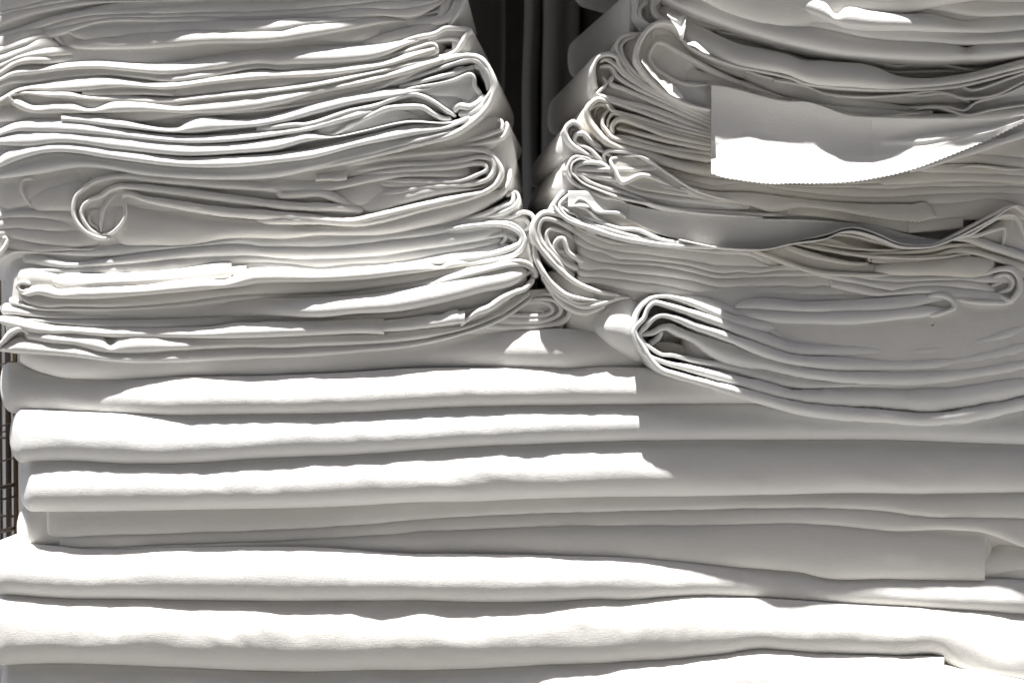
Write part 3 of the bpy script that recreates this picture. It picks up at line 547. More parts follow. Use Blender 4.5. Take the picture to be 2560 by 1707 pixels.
# ================================================================== RIGHT PILE
RG = 'folded sheets in the right pile'
def right(label, py, px=2000): return sheet('folded_sheet', label, px, py, RG)
OFF[0] = 0; MODE[0] = ''
# ---- top of the right pile, cut by the picture edge
s = right('topmost folded sheet of the right pile, cut by the upper picture edge', 20)
layer(s, 'P 1500,-320 2600,-320', 'P 1440,-170 1600,-130 1720,-30 2600,-30', [(1440, 128), (1500, 160), (1720, 160), (2250, 175), (2400, 225), (2600, 245)], (1440, 2640), 'rr', b=40, er=60)  # unseen overhanging slab, its reach shaped to throw shade on the pile below
layer(s, 'E 1250,-90 1700,-80 F 900,-40 2400,-40', 'F -700,-40 0,-40 900,-10 1600,2 1850,20 2400,20', [(1600, 120), (2600, 150)], (1700, 2600), 'rr', b=14)
layer(s, 'F 700,-60 1600,-4 1850,16 2400,16', 'F 700,0 900,30 1300,45 1700,90 1900,121 2400,114', [(2060, 130), (2300, 150), (2600, 150)], (2075, 2600), 'rr', b=16)
layer(s, 'F 900,30 940,90 1000,60 1300,43 1700,88 1900,119 2400,112', 'F 900,90 1300,130 1600,140 1900,190 2400,180', 132, (2130, 2600), 'rr', b=10)
layer(s, 'F 600,-40 760,30 880,80', 'F 600,60 750,120 880,90', 124, (2030, 2128), 'rr', b=10)
s = right('second sheet from the top of the right pile with a sunlit upper edge', 60)
layer(s, 'E 1500,-60 F 0,-30 300,-30 600,-8 700,45 760,125 850,82 1050,108 1300,130 1560,135 1850,182 2050,150 2400,135', 'E 1700,-30 F 0,0 300,60 600,120 760,186 1000,226 1350,236 1800,266 2100,272 2400,250',
      [(1700, 120), (2000, 140), (2080, 160), (2320, 162), (2420, 146), (2600, 140)], (1760, 2600), 'rr', b=22, wr=3)
layer(s, 'E 1300,-60 1700,-30 F 0,-2 300,58 600,118 760,184 1000,224 1350,234 1800,264 2100,270 2400,248', 'E 1300,-60 1700,0 1947,85 F 400,182 800,271 1100,322 1600,350 1800,365 2400,346', [(1650, 112), (1850, 120), (2600, 140)], (1680, 2600), 'rr', b=18, wr=2)
layer(s, 'E 1200,-30 1700,-2 1947,83 F 400,180 800,269 1100,320 1600,348 1750,372 1850,410 2000,370 2250,362 2400,380', 'E 1200,-30 1480,90 1700,170 1947,258 F 400,372 800,450 1200,482 1600,498 2000,487 2400,450', [(1630, 104), (1850, 118), (2600, 136)], (1650, 2600), 'rr', b=26, wr=3)
s = right('dark recessed plies between the thick top sheets of the right pile', 130)
layer(s, 'E 1250,20 1700,120 1947,200 F 800,400 1600,450 2400,420', 'E 1250,60 1500,130 1800,300 F 0,340 500,420 900,440 1400,480 1600,470 2400,470', 20, (1650, 2600), 'rr', b=8, mat=M_CREAM)
layer(s, 'E 1500,110 1947,300 F 500,400 900,430', 'E 1500,180 1947,330 F 0,335 300,400 600,418 1000,470 1500,500 2400,500', 36, (1720, 2600), 'rr', b=8, mat=M_CREAM)
ribbon(s, 'E 1720,265 2100,340 F 300,405 800,450 1100,520 1280,555 1550,525 1750,560 1900,585 2100,585', 5, 58)
ribbon(s, 'E 1900,380 2300,450 F 500,500 900,520 1200,600 1600,600 2000,590', 5, 46)
layer(s, 'E 1700,250 2100,340 F 500,430 1100,510 1600,520 2400,520', 'E 1700,320 2100,440 F 500,520 1100,620 1600,640 2400,620', 26, (1790, 2600), 'rr', b=8)
s = right('crumpled loose corner and curled cuff near the top of the right pile', 60, 1760)
layer(s, 'E 1180,90 1300,60 1400,80 1700,140 1790,200', 'E 1200,150 1300,190 1500,240 1700,250 1790,265', 44, (1640, 1814), 'rc', b=14, wr=4)
ribbon(s, 'E 1450,130 1600,105 1700,135 1790,205 1790,262', [(0, 9), (1, 4)], [(0, 62), (1, 66)])
layer(s, 'E 1470,180 1560,230 1620,200 1700,200 1790,240', 'E 1470,210 1560,236 1660,240 1790,266', 54, (1720, 1812), 'rr', b=10)
flap(s, 'E 1300,100 1330,95 1390,135 1420,150 1455,130 1462,160', 'E 1300,130 1340,180 1380,240 1430,340 1445,350 1462,200', (1668, 1714), lambda x, v: 120+40*v+6*math.sin(v*9+x*.2), nv=24, step=2, name='loose_corner', lab='bright crumpled corner')
ribbon(s, 'E 1040,-60 1050,40 1045,120 1100,190 1150,220', [(0, 8), (1, 7)], 56, skew=-60)
ribbon(s, 'E 1070,60 1120,10 1160,-20', 7, 56, skew=-50)
ribbon(s, 'E 1140,20 1080,70 1085,150 1160,210 1250,240', 8, 60, skew=-40)
ribbon(s, 'E 1260,-20 1200,20 1190,90 1230,140 1300,180', [(0, 16), (1, 10)], [(0, 60), (1, 78)], skew=-20)
layer(s, 'E 1030,-60 1100,-60 1300,-60', 'E 1000,250 1050,280 1200,220 1320,180', 34, (1575, 1680), 'rr', b=40, skew=-70, er=50)
layer(s, 'E 980,-60 1040,-60 1100,-60', 'E 880,330 1000,290 1060,270', 20, (1548, 1600), 'rr', b=30, skew=-110, er=36)

s = right('flat cloth with a raised hem whose folded end loops round at the left', 150, 1750)
layer(s, 'E 1440,180 1600,250 1900,385 2100,430 2350,490 F 250,450 450,510 700,532 1100,580 1250,640 1500,668 1800,638 2400,490', 'E 1440,350 1600,445 1750,520 1900,560 2350,640 F 500,680 900,730 1300,748 1800,705 2400,560',
      [(1700, 84), (1800, 100), (2600, 112)], (1705, 2600), 'rr', b=34, wr=4, er=14)
flap(s, 'E 1470,365 1540,352 1600,400 1660,455', 'E 1470,372 1540,400 1600,440 1660,460', (1718, 1774), lambda x, v: 132+24*v, nv=10, step=2, name='sunlit_edge')
ribbon(s, 'E 1430,330 1500,400 1700,495 1880,556 2050,590 2350,660 F 500,700 900,745 1300,755 1800,722 2400,575', [(0, 7), (1, 6)], [(0, 102), (1, 108)])
ribbon(s, 'E 1880,560 2100,640 2350,690 F 250,670 500,720 700,790 1000,815 1300,800 1650,775 1900,860', 5, 96)
layer(s, 'E 1500,420 1900,570 2350,660 F 500,700 900,745 1300,755 1800,720 2400,590', 'E 1500,480 1900,640 2350,740 F 500,790 900,840 1300,860 1800,850 2400,780', 70, (1730, 2600), 'rr', b=10)
ribbon(s, 'F 1800,710 1900,755 2000,740 2200,670 2400,600', 6, 98)
ribbon(s, 'F 1300,790 1500,800 1680,780 1850,825 2100,800 2400,660', 6, 96)
ribbon(s, 'F 1380,905 1600,895 1720,900 1850,925 1950,860 2200,790 2400,700', 6, 92)
ribbon(s, 'F 1400,940 1500,905 1590,890 1720,920 1860,965 2100,920 2400,875', 6, 90)
# outer looped hem
ribbon(s, 'E 1440,310 1370,220 1290,190 1220,195 1150,240 1090,320 1055,410 1045,500 1090,590 1170,680 1300,790 1430,860 1560,900 1670,925', [(0, 10), (.2, 11), (.5, 11), (.8, 7), (1, 6)], [(0, 116), (.5, 112), (1, 110)], skew=-30, b=.8, lab='outer hem of the looped end')
flap(s, 'E 1090,490 1120,470 1170,580 1240,660 1310,690 1370,730 1440,820', 'E 1090,525 1120,570 1170,630 1240,700 1310,780 1370,820 1440,828', (1604, 1709), lambda x, v: 116+24*v+3*math.sin(x*.3), nv=14, step=2, name='sunlit_edge')
ribbon(s, 'E 1180,260 1190,330 1120,410 1120,480', 8, 76, name='crumpled_edge')
layer(s, 'E 1100,330 1180,240 1300,230 1400,330', 'E 1100,440 1190,330 1300,300 1420,360', 66, (1608, 1700), 'rr', b=12)
ribbon(s, 'E 2350,850 2100,765 1900,690 1700,600 1500,490 1350,405 1280,365 1215,358 1175,410 1150,480 1190,560 1290,630 1400,690 1520,715 1640,712', [(0, 8), (.4, 11), (.65, 8), (1, 7)], [(0, 88), (.5, 90), (1, 92)], skew=-10)
layer(s, 'E 1180,500 1300,540 1500,590 1800,660 2000,700', 'E 1200,560 1400,690 1640,712 2350,840', 70, (1634, 1975), 'rr', b=10)
layer(s, 'E 1190,400 1400,450 1700,620 2000,740', 'E 1190,560 1400,580 1700,660 2000,750', 34, (1636, 1870), 'rr', b=10)
layer(s, 'E 1940,590 2350,700 F 500,740 900,830 1300,890', 'E 1940,660 2350,820 F 500,850 900,910 1300,940', 78, (1850, 2300), 'rr', b=10)
layer(s, 'F 0,700 400,830 800,890 1100,910 1400,940 1560,930 1590,900', 'F 0,770 500,850 900,950 1150,983 1400,960 1580,970', 88, (1860, 2334), 'rr', b=14)
layer(s, 'F 1200,940 1600,960 1900,960 2400,900', 'F 1200,985 1500,996 1900,996 2400,955', 84, (2230, 2600), 'rr', b=10)
layer(s, 'F 1300,800 1500,830 1900,840 2400,650', 'F 1300,930 1600,930 1900,960 2400,870', 62, (2250, 2600), 'rr', b=16, wr=4)

s = right('big loose flap hanging down with a pinked zigzag edge in the sun', 300)
fold = pch(C('E 1670,1215 1850,1150 2000,1095 F 100,1105 300,1150 750,1245 1100,1235 1500,1225 1900,1160 2100,1140 2350,1030'))
ftop = pch(C('E 1200,690 1670,712 2350,850 F 500,850 900,970 1150,985 1600,995 2350,960'))
fbot = pch(C('E 1650,1452 1760,1490 1900,1515 2300,1545 F 300,1548 600,1545 900,1530 1150,1490 1400,1430 1700,1320 2050,1175 2350,1030 2450,985'))
def flapd(x, v):
    t, b_ = ftop(x), fbot(x); z = t+(b_-t)*v; f = fold(x)
    base = 106-24*math.sin(min(1, v*1.6)*math.pi)*.6
    over = max(0, z-f)
    second = 10*math.exp(-((z-(f-14))/9)**2)*max(0, math.sin((x-2180)/330*math.pi)) if 2180 < x < 2510 else 0
    return base + second + (over*over/96 if over < 36 else 13.5+(over-36)*1.0) + 90*max(0, (x-2180)/380) + 2.5*noise.noise((x*.012, z*.012, 4))
flap(s, 'E 1640,712 1700,715 2350,850 F 500,850 900,970 1150,985 1600,995 2350,960 2400,950', 'E 1640,1448 1670,1458 1760,1490 1900,1515 2300,1545 F 300,1548 600,1545 900,1530 1150,1490 1400,1430 1700,1320 2050,1175 2350,1030 2400,1008', (1778, 2565), flapd, nv=60, step=2.2, th=2.5, jag=4.5, name='hanging_flap')
ribbon(s, 'F 1390,1440 1700,1345 2050,1230 2400,1110', [(0, 8), (1, 18)], 98)
layer(s, 'E 1280,650 1400,690 1670,712', 'E 1330,790 1450,850 1550,890 1670,926', 84, (1668, 1780), 'rr', b=8, wr=4)

s = right('tightly folded sheet whose left end curls round two small hollows', 250, 1600)
layer(s, 'E 700,460 800,452 900,440 1000,420', 'E 560,1000 640,900 800,800 1000,760', 40, (1462, 1600), 'rr', b=30, skew=-80, er=50)
layer(s, 'E 900,400 1040,290 1100,290 1200,300', 'E 900,480 1100,680 1300,800 1450,870', 74, (1550, 1760), 'rr', b=20, skew=-20)
for pth, t, dd in (('E 1060,285 950,300 890,350 880,410 920,500 1000,620 1150,730 1400,850 1670,950', 9, 82),
                   ('E 1040,300 960,330 915,390 930,470 1000,580 1150,700 1350,810', 10, 80),
                   ('E 720,750 700,700 690,560 730,480 800,455 880,480 900,540 980,640 1200,760 1450,865 1670,960', [(0, 8), (.3, 10), (1, 17)], 84),
                   ('E 740,520 790,500 860,540 960,640 1200,780 1670,1000', [(0, 8), (.3, 13), (1, 18)], 82),
                   ('E 740,560 830,560 880,640 1000,720 1300,860 1670,1030', [(0, 9), (1, 17)], 80),
                   ('E 780,720 830,660 850,640 830,700 920,740 1200,860 1670,1065', [(0, 6), (.2, 9), (1, 18)], 80),
                   ('E 760,640 790,700 740,760 720,790 900,850 1200,930 1670,1110', [(0, 6), (.3, 13), (1, 18)], 82),
                   ('E 700,760 730,810 900,870 1150,960 1400,1050 1670,1130', [(0, 10), (1, 16)], 84)):
    ribbon(s, pth, t, dd, skew=-30, b=.7)
layer(s, 'E 700,740 1000,760 1400,880 1670,960', 'E 700,820 1000,900 1400,1060 1670,1130', 62, (1490, 1810), 'rr', b=10)

s = right('cream sheet with several small rolled hollows at its left end', 330, 1620)
layer(s, 'E 560,980 640,890 720,830', 'E 560,1060 700,1150 900,1250', 56, (1440, 1530), 'rr', b=26, skew=-70, mat=M_CREAM)
for pth, t, dd in (('E 860,930 780,850 720,835 650,890 630,930 660,1040 760,1160 900,1240 1150,1310 1400,1390 1670,1450', [(0, 7), (.3, 22), (1, 22)], 88),
                   ('E 660,920 720,880 790,880 830,920 1000,970 1300,1060 1670,1150', [(0, 6), (.4, 9), (1, 14)], 84),
                   ('E 690,980 710,910 760,890 800,930', 5, 76), ('E 720,1010 730,940 780,920', 5, 72),
                   ('E 820,920 770,970 760,1050 800,1110 830,1150 1000,1200 1300,1270 1670,1340', [(0, 8), (.3, 14), (1, 20)], 86),
                   ('E 800,1080 810,1000 850,950 900,960 1000,1000 1300,1090 1670,1190', [(0, 6), (.3, 12), (1, 18)], 85),
                   ('E 850,1130 840,1060 880,1010 940,1000 1050,1040 1300,1130 1670,1215', [(0, 9), (.4, 17), (1, 18)], 88),
                   ('E 880,1075 950,1090 1100,1130 1400,1200 1670,1250', [(0, 9), (1, 17)], 87),
                   ('E 840,1140 1000,1160 1300,1240 1670,1290', [(0, 8), (1, 14)], 84)):
    ribbon(s, pth, t, dd, mat=M_CREAM, b=.7, name='folded_edge')
layer(s, 'E 850,950 1300,1050 1670,1150', 'E 850,1150 1300,1260 1670,1350', 60, (1532, 1820), 'rr', b=10, mat=M_CREAM)
layer(s, 'E 700,1130 1000,1240 1670,1400', 'E 780,1250 1100,1330 1670,1500', 66, (1500, 1840), 'rr', b=10, mat=M_CREAM)
s = right('sheet with a flattened loop lit by the sun at its left end', 390, 1500)
layer(s, 'E 400,1130 500,1020 560,1030', 'E 330,1400 480,1330 600,1300', 62, (1392, 1470), 'rr', b=24, skew=-60, er=40)
for pth, t, dd in (('E 590,1120 560,1050 510,1025 450,1080 460,1150 510,1220 620,1290 720,1330', [(0, 7), (.4, 12), (1, 12)], 92),
                   ('E 490,1130 500,1090 540,1095 560,1120', 6, 80),
                   ('E 520,1200 540,1130 600,1120 660,1180 750,1250', [(0, 10), (1, 14)], 90),
                   ('E 520,1180 560,1210 650,1250 720,1320 800,1390', [(0, 6), (1, 14)], 90),
                   ('E 600,1150 700,1240 800,1290 860,1330', 10, 84),
                   ('E 790,1380 770,1310 800,1270 880,1270 1050,1300 1200,1400 G 450,20 1300,160 1700,260', [(0, 8), (.5, 18), (1, 16)], 88)):
    ribbon(s, pth, t, dd, b=.7, skew=-20)
layer(s, 'E 480,1130 700,1220 900,1320', 'E 480,1330 700,1380 900,1420', 58, (1420, 1570), 'rr', b=12)

s = right('long plain cream sheet spreading right under the hanging flap', 480, 2200)
hl = ['E 1000,1290 1200,1330 1400,1370 1670,1440 H 0,60 300,120 900,110 1500,20 2400,-10',
      'E 1000,1310 1400,1440 1670,1500 H 0,100 350,140 900,135 1200,128 1500,104 1700,98 2400,112',
      'H -900,-30 -300,90 0,112 350,150 900,168 1200,176 1600,156 2400,156',
      'G 900,-60 1400,80 1700,150 H 0,125 350,186 700,226 1200,246 1700,216 2100,211 2400,225',
      'G 900,-40 1400,130 1700,200 H 0,206 500,262 900,296 1400,303 1800,291 2150,262 2400,330',
      'G 1200,60 1500,200 1800,290 H 0,290 200,350 460,325 700,345 1500,440 1800,420 2400,420']
for i in range(5):
    layer(s, hl[i], hl[i+1], 70+2*i, (1620 if i else 1700, 2600), 'rr', b=9, mat=M_CREAM, er=30)
layer(s, 'F 1500,1280 1900,1290 2400,1335', 'F 1500,1370 2000,1370 2400,1420', 76, (2300, 2600), 'rr', b=10, mat=M_CREAM)
layer(s, 'F 1750,1190 2100,1180 2400,1170', 'F 1600,1290 1900,1293 2400,1336', 74, (2380, 2600), 'rr', b=10, mat=M_CREAM)
layer(s, 'F 1400,1400 1800,1385 2400,1420', 'F 1300,1440 1800,1450 2400,1478', 80, (2270, 2600), 'rr', b=9, mat=M_CREAM)
ribbon(s, 'F 1700,1450 1850,1400 2000,1395 2200,1420 2400,1425', 6, 86, mat=M_CREAM)
layer(s, 'F 1100,1500 1500,1450 2400,1470', 'F 1100,1560 1500,1530 1800,1515 2400,1540', 79, (2190, 2600), 'rr', b=9, mat=M_CREAM)
layer(s, 'H 1500,250 1800,240 2400,230', 'H 1500,400 1800,385 2400,400', 58, (2290, 2600), 'rr', b=12, mat=M_CREAM)
ribbon(s, 'H 1560,330 1800,320 2050,320 2200,300', 9, 70, mat=M_CREAM)
layer(s, 'H 1600,380 1800,372 2100,375', 'H 1600,425 1800,420 2100,415', 72, (2330, 2500), 'rr', b=8, mat=M_CREAM)

s = right('flat ply with a ragged pinked end in the middle of the right pile', 520, 2200)
flap(s, 'G 1380,140 1700,200 H 0,206 500,262 900,298 1400,304 1550,310 1570,330 1618,410', 'G 1380,150 1600,260 1900,300 2200,345 H 350,342 460,326 600,330 1000,400 1300,440 1500,446 1590,420 1618,420', (1700, 2342), lambda x, v: 84+7*math.sin(v*math.pi*.7)+2*noise.noise((x*.02, v, 1)), nv=16, step=2.2, jag=3, mat=M_CREAM, name='ragged_ply')
layer(s, 'H 300,330 600,325 1000,395 1400,420 1600,420 1830,415', 'H 300,400 600,400 950,458 1200,498 1370,530 1500,525 1830,492', 76, (1960, 2407), 'rc', b=10, mat=M_CREAM)
layer(s, 'H 1380,440 1600,425 1835,415', 'H 1380,535 1600,515 1835,495', 80, (2271, 2408), 'cc', b=9, mat=M_CREAM, lab='cut hem end')

s = right('sheet with wound thin plies at its left end and a tiny loop behind', 450, 1500)
layer(s, 'E 360,1500 450,1340 560,1310', 'G 330,200 400,250 600,200', 66, (1382, 1480), 'rr', b=30, skew=-60, er=44)
for pth, t, dd in (('E 700,1350 600,1320 520,1320 470,1400 G 470,40 520,120 620,180 760,240 900,270 980,320', [(0, 6), (.4, 9), (1, 7)], [(0, 96), (.5, 90), (1, 80)]),
                   ('E 680,1380 580,1335 510,1370 500,1450 G 520,60 600,130 740,190 880,240 1100,290 1500,370 2100,420 H 100,430 500,440 900,465', [(0, 5), (.3, 6), (1, 5)], [(0, 98), (.25, 90), (1, 78)]),
                   ('E 860,1480 750,1380 600,1370 540,1400 530,1460 G 560,50 640,110 800,170 1000,230 1200,320 1400,355 2350,400', [(0, 17), (.3, 9), (.6, 14), (1, 8)], [(0, 94), (.3, 86), (1, 76)]),
                   ('E 560,1440 600,1480 650,1440 750,1480 G 900,80 1100,150 1600,240 1950,290', [(0, 8), (.4, 20), (1, 14)], 82),
                   ('G 600,40 800,100 1000,190 1300,250 1600,280 2000,330', [(0, 12), (1, 22)], 80),
                   ('G 700,140 900,230 1100,280 1190,300 1205,270 1170,255', [(0, 16), (.8, 12), (1, 3)], 78)):
    ribbon(s, pth, t, dd, b=.7, skew=-16)
flap(s, 'E 830,1310 900,1300 1050,1330 1300,1440 1480,1560', 'E 830,1400 900,1490 1000,1560 1300,1620 1480,1640', (1527, 1720), lambda x, v: 82+6*v, nv=12, step=4, name='turned_ply', mat=M_CREAM)
ribbon(s, 'E 920,1320 830,1340 870,1440 920,1530 G 1100,60 1400,180', [(0, 5), (.4, 12), (1, 6)], 98)
ribbon(s, 'E 920,1310 1100,1320 1300,1450 G 1350,70 1500,170 1700,240 1950,290', 5, 98)
layer(s, 'G 560,20 1000,40 1500,150 2000,250', 'G 560,80 900,230 1200,320 2000,360', 72, (1450, 1880), 'rr', b=12)
layer(s, 'G 1200,290 1500,310 2350,340 H 500,350 900,400', 'G 1200,330 1500,380 2350,430 H 500,440 900,460', 62, (1640, 2150), 'rr', b=10)

s = right('wide flat band of cloth with a hem step and a rippling lower edge', 580, 1900)
ftb = 'G 480,190 700,200 870,260 980,300 1200,350 1700,385 2350,420 H 400,437 900,460 1100,480 1400,560 1800,590 2100,440 2250,330'
fbb = 'G 480,330 600,330 800,380 950,430 1250,560 1400,600 1700,662 2000,680 H 200,676 330,655 400,632 550,608 700,585 800,540 900,532 1100,580 1300,652 1450,667 1600,652 1800,585 2100,420 2250,335'
flap(s, ftb, fbb, (1420, 2530), lambda x, v: (88 if x < 1470 else 88-19*min(1, (x-1470)/60))+(5 if 1570 < x < 2200 else 8)*v + (4 if x > 1572 else 0) + 5*noise.noise((x*.006, v*1.5, 2)), nv=20, step=3, jag=1.5, th=4, name='flat_band')
ribbon(s, 'G 1400,600 1700,662 2000,684 H 200,680 400,636 700,590 800,545 900,530 1000,545 1150,595 1300,655 1450,668 1600,655 1750,600 1900,530 2100,420 2230,335 2300,320 2400,380', [(0, 3), (.4, 4), (1, 6)], 112)
ribbon(s, 'H 400,620 700,555 850,505 950,500 1100,545 1300,630 1450,650 1600,640 1800,550 2100,390 2260,318 2330,350 2400,420', [(0, 3), (1, 6)], 108)
ribbon(s, 'H 1700,610 1900,560 2050,470 2180,400 2280,400 2330,480 2360,620', 6, 92)
layer(s, 'H 1850,600 2100,480 2250,400 2400,420', 'H 1900,600 2100,640 2200,680 2400,720', 70, (2420, 2600), 'rr', b=20)
ribbon(s, 'H 1800,580 1950,570 2100,520 2190,505 2190,560 2165,660', [(0, 12), (1, 6)], 90)
ribbon(s, 'H 1750,600 1900,605 2100,665 2400,760', [(0, 6), (.3, 18), (1, 22)], 88)

s = right('sheet with crinkled thin loops catching the sun at its left end', 540, 1480)
for pth, t, dd in (('G 440,190 400,230 355,310 390,370 480,440 650,500 900,580 1250,640 1700,668', [(0, 10), (.2, 12), (1, 8)], 100),
                   ('G 510,205 450,250 400,310 440,390 560,450 700,480', 9, 98),
                   ('G 520,285 440,280 415,320 480,370 540,400 550,440 480,410', 6, 96),
                   ('G 860,500 700,410 620,340 560,320 530,300 560,260 620,280 700,360 900,380 960,420', [(0, 8), (.5, 9), (1, 8)], 96),
                   ('G 540,400 700,440 900,510 1050,520 1250,600 1600,650', [(0, 12), (1, 10)], 92),
                   ('G 530,420 700,480 1000,570 1250,620', 12, 94)):
    ribbon(s, pth, t, dd, b=.8, skew=-20, name='crinkled_edge')
layer(s, 'G 520,300 700,370 1000,420 1300,590', 'G 520,420 700,480 1000,560 1300,610', 80, (1430, 1660), 'rr', b=10, mat=M_CREAM)
layer(s, 'G 360,300 440,200 520,200', 'G 360,400 500,450 700,500', 74, (1382, 1480), 'rr', b=20, skew=-30)

s = right('coiled sheet with a sunlit spiral end above the meeting point', 620, 1460)
gl = ['G 380,400 560,500 750,580 1000,640 1400,668 1700,690 H 0,690 200,740 600,850',
      'G 380,410 560,522 700,590 850,640 1000,655 1400,685 1700,720 2000,740 2350,760 H 300,830 620,870',
      'G 440,480 600,600 750,672 900,700 1100,720 1400,762 1700,812 1900,822 2350,802 H 300,820 620,862',
      'G 440,560 620,672 780,714 850,750 1000,768 1200,782 1500,822 1750,882 2000,880 2350,862 H 0,872 300,860 600,882 800,900',
      'G 460,650 650,760 900,806 1200,822 1500,872 1700,922 2000,917 2350,905 H 0,920 400,906 750,916 950,960',
      'G 420,740 600,850 800,850 1000,880 1200,895 1500,942 1720,992 2000,992 2350,985 H 0,992 500,996 700,986 835,1012',
      'G 450,830 560,900 700,912 900,932 1300,992 1700,1062 2000,1066 2350,1065 H 500,1062 1000,1068',
      'G 350,850 500,945 700,965 1100,1035 1500,1085 1750,1100 2350,1120 H 500,1125 1000,1110']
xs_ = [(1430, 1960), (1420, 2045), (1432, 2050), (1440, 2120), (1440, 2110), (1440, 2108.6), (1440, 2157.9)]
for i in range(7):
    layer(s, gl[i], gl[i+1], [(1400, 94), (1440, 90), (1480, 70), (1700, 66), (2200, 74)], xs_[i], 'rc' if i > 4 else 'rr', b=11, er=12, wr=1.5)
for pth, t, dd in (('G 700,560 520,440 370,385 270,380 210,430 185,510 200,600 280,720 400,850 520,950 700,1030 900,1075', [(0, 14), (.25, 16), (.6, 16), (1, 10)], [(0, 80), (.3, 98), (.7, 96), (1, 78)]),
                   ('G 620,600 450,480 330,430 260,430 225,500 240,600 320,720 400,820 520,920', [(0, 14), (.3, 12), (1, 14)], [(0, 76), (.3, 95), (1, 92)]),
                   ('G 560,640 470,560 380,520 320,510 290,545 300,620 350,700 440,790 560,850', [(0, 14), (.4, 10), (1, 16)], [(0, 76), (.3, 92), (1, 90)]),
                   ('G 440,700 380,690 360,640 390,595 430,590 450,640 470,700 600,790', [(0, 14), (.4, 12), (1, 16)], 98),
                   ('G 480,740 420,720 370,700 360,650', 12, 96),
                   ('G 250,560 290,660 380,780 460,880', 12, 100)):
    ribbon(s, pth, t, dd, b=.75, skew=-20)
layer(s, 'G 170,480 300,440 440,440', 'G 240,700 400,860 520,950', 78, (1340, 1450), 'rr', b=20, skew=-20)
s = right('low sheet under the sunlit spiral, ending at a recessed notch', 730, 1450)
layer(s, 'G 270,830 400,900 520,960 700,1040', 'G 290,1000 400,1100 520,1170 700,1150', 84, (1364, 1500), 'rr', b=18)
layer(s, 'G 520,960 700,1030 900,1075 1200,1060', 'G 480,1130 650,1180 880,1110 1200,1080', 70, (1420, 1580), 'rr', b=18)
for pth, t, dd in (('G 190,640 200,720 240,830 330,960 450,1060 600,1100 720,1110', [(0, 9), (.5, 14), (1, 5)], 98),
                   ('G 180,700 230,820 280,900 400,1040 560,1130 760,1110', [(0, 8), (1, 8)], 92),
                   ('G 250,900 330,1000 470,1110 620,1160 860,1105', [(0, 10), (.5, 16), (1, 6)], 88),
                   ('G 290,970 380,1090 500,1180 620,1210 780,1160', [(0, 10), (.5, 18), (1, 10)], 80)):
    ribbon(s, pth, t, dd, b=.7)

s = right('long sheet with cut hem ends and a coil at its right edge', 660, 2350)
layer(s, 'H 400,610 700,600 1000,690 1700,640 1800,640 2400,790', 'H 400,640 700,690 1000,740 1200,750 1600,745 1850,690 2400,860', 66, (1990, 2600), 'rr', b=10, mat=M_CREAM)
for pth, t, dd in (('H 430,640 700,690 1100,745 1300,752 1600,745 1750,700 1900,700 2400,850', [(0, 5), (.6, 12), (1, 18)], 84),
                   ('H 500,620 800,660 1100,690 1400,690', 6, 78), ('H 700,560 900,570 1100,620 1300,680', 5, 70), ('H 500,640 900,720 1100,720 1500,700 1750,655 2000,650', 9, 80),
                   ('H 340,665 600,740 900,800 1050,805', [(0, 16), (1, 8)], 88),
                   ('H 60,690 300,770 600,870 900,895 1300,900', [(0, 7), (.5, 12), (1, 5)], 90),
                   ('H 1060,790 1050,760 1080,745 1400,760 1700,745 1850,725 1905,740', [(0, 6), (1, 5)], 92),
                   ('H 1700,760 1800,745 1900,745', 7, 88)):
    ribbon(s, pth, t, dd, mat=M_CREAM)
layer(s, 'H 1040,750 1400,760 1800,720 1900,745', 'H 1040,790 1200,800 1700,775 1900,760', 84, (2175, 2425), 'rr', b=8, mat=M_CREAM)
layer(s, 'H 60,680 400,680 700,760 1100,815 1500,780', 'H 60,700 500,850 900,890 1400,870', 76, (1890, 2260), 'rr', b=10, mat=M_CREAM)
layer(s, 'H 1080,830 1250,795 1500,780 1900,757 2080,765 2110,800', 'H 900,870 1300,892 1700,895 2000,903 2115,870', 92, (2180, 2490), 'rr', b=18, wr=2, mat=M_CREAM, er=10)
layer(s, 'H 2000,750 2200,780 2400,830', 'H 2000,900 2400,920', 60, (2470, 2600), 'rr', b=10, mat=M_CREAM)
s = right('grey sheet winding into a tight coil at the right picture edge', 710, 2450)
layer(s, 'H 800,890 1100,900 1300,905 1900,905 2200,900', 'H 800,905 1000,930 1280,958 1600,942 2000,955 2200,960', 84, (2100, 2530), 'rr', b=10)
layer(s, 'H 600,880 800,890 1000,930 1280,958 1600,944 2000,960 2080,990', 'H 600,905 900,960 1150,1010 1240,1025 1400,1000 1600,988 1900,1010 2060,1040', 85, (2040, 2490), 'rr', b=12, wr=2)
layer(s, 'H 700,925 900,960 1240,1028 1400,1000 1600,990 1850,1015 2100,1050', 'H 700,990 900,1030 1100,1070 1300,1060 1600,1055 1750,1090 1900,1120 2200,1140', 86, (2070, 2540), 'rr', b=14, wr=2)
for pth, t, dd in (('H 2000,900 2150,850 2250,855 2310,920 2320,1010 2270,1090 2230,1110 2120,1055', [(0, 8), (.4, 14), (1, 8)], 96),
                   ('H 2050,955 2150,900 2220,900 2260,950 2240,1010 2130,1050', [(0, 10), (1, 9)], 92),
                   ('H 2060,1000 2150,960 2210,930 2170,960', 8, 88),
                   ('H 1740,1080 1900,1120 2080,1130 2200,1130 2280,1090', [(0, 10), (1, 14)], 94)):
    ribbon(s, pth, t, dd)
layer(s, 'H 2050,960 2200,950 2280,960', 'H 2050,1050 2200,1100 2280,1080', 74, (2470, 2536), 'rr', b=12)
layer(s, 'H 1750,1100 2400,1120', 'H 1740,1150 2400,1150', 66, (2370, 2600), 'rr', b=8)
layer(s, 'H 1750,1145 2400,1130', 'H 1740,1180 2400,1180', 68, (2370, 2600), 'rr', b=8)
